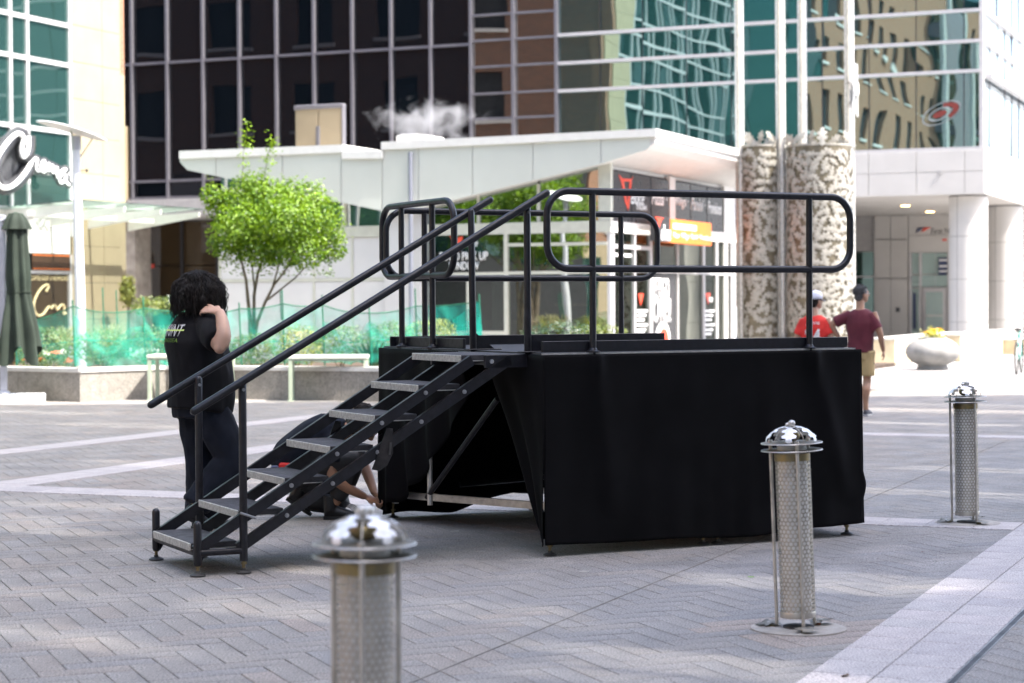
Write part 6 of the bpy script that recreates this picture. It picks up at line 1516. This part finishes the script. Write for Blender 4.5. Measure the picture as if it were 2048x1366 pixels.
for k in range(4): lm = MB(); lm.tube([(.10 + .02, .10 - .02 * k, .10 + .02 * k), (.13, .15 + .012 * k, .09 + .005 * k), (.13 + .01 * k, .19 + .01 * k, .05 + .01 * k)], .0035, 5); lm.build('lace', 'shoe_black', CM, True)
lm = MB(); lm.cbox(.165, .205, -.36, -.27, .375, .425, .012); lm.build('belt_pouch', 'tee_red', CM); lm = MB(); lm.cbox(.165, .2, -.42, -.36, .36, .405, .01); lm.build('belt_clip', 'navy', CM)
curls(CM, h, 900, (.03, .06), 'hair_brown', .002, 8, .45)

# ---- man in maroon and boy in red, walking away
def walker(label, root, rz, H, tee_m, J, short_m=None, hair=None):
    P = thing('person', label, 'person', root, rz); k = H / 1.8
    b = MB(); h = make_head(b, V3(*J['head']), J['yaw'], 0, 1.0 * k ** .5)
    def S(*a): return Vector(a) * k
    chain(b, [S(0, -.03, 1.38), S(0, -.02, 1.48), S(0, 0, 1.58)], [.09, .062, .058])
    chain(b, [S(0, 0, .90), S(0, .01, 1.1), S(0, 0, 1.3), S(0, -.01, 1.43)], [(.155, .11), (.155, .11), (.18, .12), (.14, .085)], 18, ref=(0, 1, 0))
    for s, e_, w_, t_, nv in J['arms']:
        e_, w_, t_ = S(*e_), S(*w_), S(*t_); chain(b, [S(s * .175, 0, 1.42), S(s * .19, 0, 1.40).lerp(e_, .6), e_], [.058, .05, .043]); chain(b, [e_, e_.lerp(w_, .4), w_], [.043, .041, .027]); hand(b, w_, t_, nv, 1, .5, .95, s)
    for pts in J['legs']: chain(b, [S(*q) for q in pts], [.088, .058, .064, .04, .038][:len(pts)])
    grow('body', P, b, J['skin'], .010, 2); eyes(h, P)
    b = MB(); chain(b, [S(0, .0, .865), S(0, .01, .98), S(0, .01, 1.12), S(0, 0, 1.28), S(0, -.01, 1.40), S(0, -.02, 1.475)], [(.185, .145), (.182, .145), (.185, .142), (.205, .145), (.185, .115), (.085, .075)], 20, ref=(0, 1, 0))
    for s, e_, w_, t_, nv in J['arms']:
        e_ = S(*e_); a_ = S(s * .13, 0, 1.40); chain(b, [a_, a_.lerp(e_, .35), a_.lerp(e_, .80)], [.078, .080, .078])
    grow('t_shirt', P, b, tee_m, .014, 3, .010, 6, 11)
    b = MB(); chain(b, [S(0, 0, .78), S(0, 0, .90), S(0, 0, .96)], [(.165, .13), (.172, .135), (.165, .13)], 18, ref=(0, 1, 0))
    for pts in J['legs']: p0, p1 = S(*pts[0]), S(*pts[1]); chain(b, [p0, p0.lerp(p1, .45), p0.lerp(p1, .86)], [.112, .108, .104])
    grow('shorts', P, b, short_m, .014, 3, .008, 6, 13)
    for heel, toe in J['feet']: shoe(P, S(*heel), S(*toe), 'shoe_grey', 'shoe_sole', 1.0)
    return P, h
r0 = G(1724, 832)
WM, h = walker('person in maroon t-shirt and khaki shorts walking with a hand on his hip', (r0.x - .02, r0.y, 0), R(-22), 1.80, 'tee_maroon', dict(head=(.02, .01, 1.675), yaw=R(-48), skin='skin_tan',
    arms=[(1, (.275, -.02, 1.14), (.305, .06, .90), (.31, .09, .80), (-1, 0, 0)), (-1, (-.40, -.04, 1.255), (-.285, .00, 1.06), (-.20, .03, .98), (.3, -.9, 0))],
    legs=[((.09, 0, .90), (.085, .03, .50), (.08, -.03, .36), (.075, -.03, .20), (.075, -.02, .08)), ((-.09, 0, .90), (-.09, .12, .52), (-.09, .08, .36), (-.09, -.02, .22), (-.09, -.1, .12))], feet=[((.075, -.06, .004), (.09, .22, .004)), ((-.09, -.18, .08), (-.09, .08, .005))]), 'short_khaki')
def cap_hair(P, h, m, n=520, ln=.02, low=-.05):
    hb = MB(); t = MB(); t.ball((0, -.022, .028), (.083, .098, .100), 20, 14); t.ball((0, -.055, -.035), (.070, .052, .065), 14, 10); hb.add([h(*v) for v in t.v], t.f)
    o_ = grow('hair', P, hb, m, .010, 2, .004, 40, 2)
    sm = MB(); rr = random.Random(5)
    for i in range(n):
        a = rr.uniform(0, 6.283); e = rr.uniform(-.3, 1); ce = math.sqrt(1 - min(1, e * e)); x, y = math.cos(a) * ce, math.sin(a) * ce
        if y > .25 and e < .5: continue
        p = Vector((x * .083, -.022 + y * .098, .028 + e * .1)); q = p * 1.0 + Vector((x, y - .3, e * .6 - .2)).normalized() * ln; sm.tube([h(*p), h(*q)], [.004, .0015], 4)
    sm.build('strands', m, o_)['kind'] = 'stuff'
cap_hair(WM, h, 'hair_grey')
gl = MB(); gl.tube([h(.082, .0, .012), h(.078, .07, .012), h(.06, .092, .012), h(0, .104, .014), h(-.06, .092, .012)], .0025, 5); gl.build('spectacles', 'spectacle', WM, True)
r0 = G(1632, 832)
WB, h = walker('person in red sports t-shirt with white name and number and a pale cap', (r0.x, r0.y + .15, 0), R(-18), 1.70, 'tee_red', dict(head=(.03, .01, 1.585), yaw=R(-42), skin='skin_pale',
    arms=[(1, (.25, -.01, 1.13), (.26, .05, .90), (.26, .08, .80), (-1, 0, 0)), (-1, (-.25, -.01, 1.13), (-.26, .03, .90), (-.26, .06, .80), (1, 0, 0))],
    legs=[((.09, 0, .90), (.085, .08, .50), (.08, .06, .36), (.075, .02, .20), (.075, .02, .08)), ((-.09, 0, .90), (-.09, -.02, .50), (-.09, -.06, .36), (-.09, -.12, .20), (-.09, -.14, .10))], feet=[((.075, -.03, .004), (.085, .23, .004)), ((-.09, -.2, .05), (-.09, .06, .005))]), 'trouser_navy')
cap_hair(WB, h, 'hair_dark', 200, .015)
cp = MB(); t = MB(); t.lathe([(.101, -.0), (.103, .03), (.098, .07), (.075, .105), (.04, .122), (.001, .127)], (0, 0, 0), 24); cp.add([h(v.x * .90, v.y * 1.06 - .018, v.z + .028) for v in t.v], t.f); cpo = cp.build('cap', 'cap_white', WB, True, sharp=180)
br = MB(); br.grid(lambda u, v: h(.078 * (2 * u - 1) * (1 - .25 * v ** 2), .075 * math.sqrt(max(0, 1 - ((2 * u - 1) * .8) ** 2)) + v * .078, .032 - .018 * v - .02 * (2 * u - 1) ** 2), 12, 5); bo = br.build('cap_brim', 'cap_brim', cpo, True, sharp=180); md = bo.modifiers.new('thickness', 'SOLIDIFY'); md.thickness = .004
tb_ = [c for c in WB.children if c.name.startswith('t_shirt')][0]
print_on(WB, tb_, 'JARVIS', 'letter_white', .0, 1.275, .19, .048, -1, bold=.02); print_on(WB, tb_, '24', 'letter_white', .0, 1.09, .22, .22, -1, bold=.03)
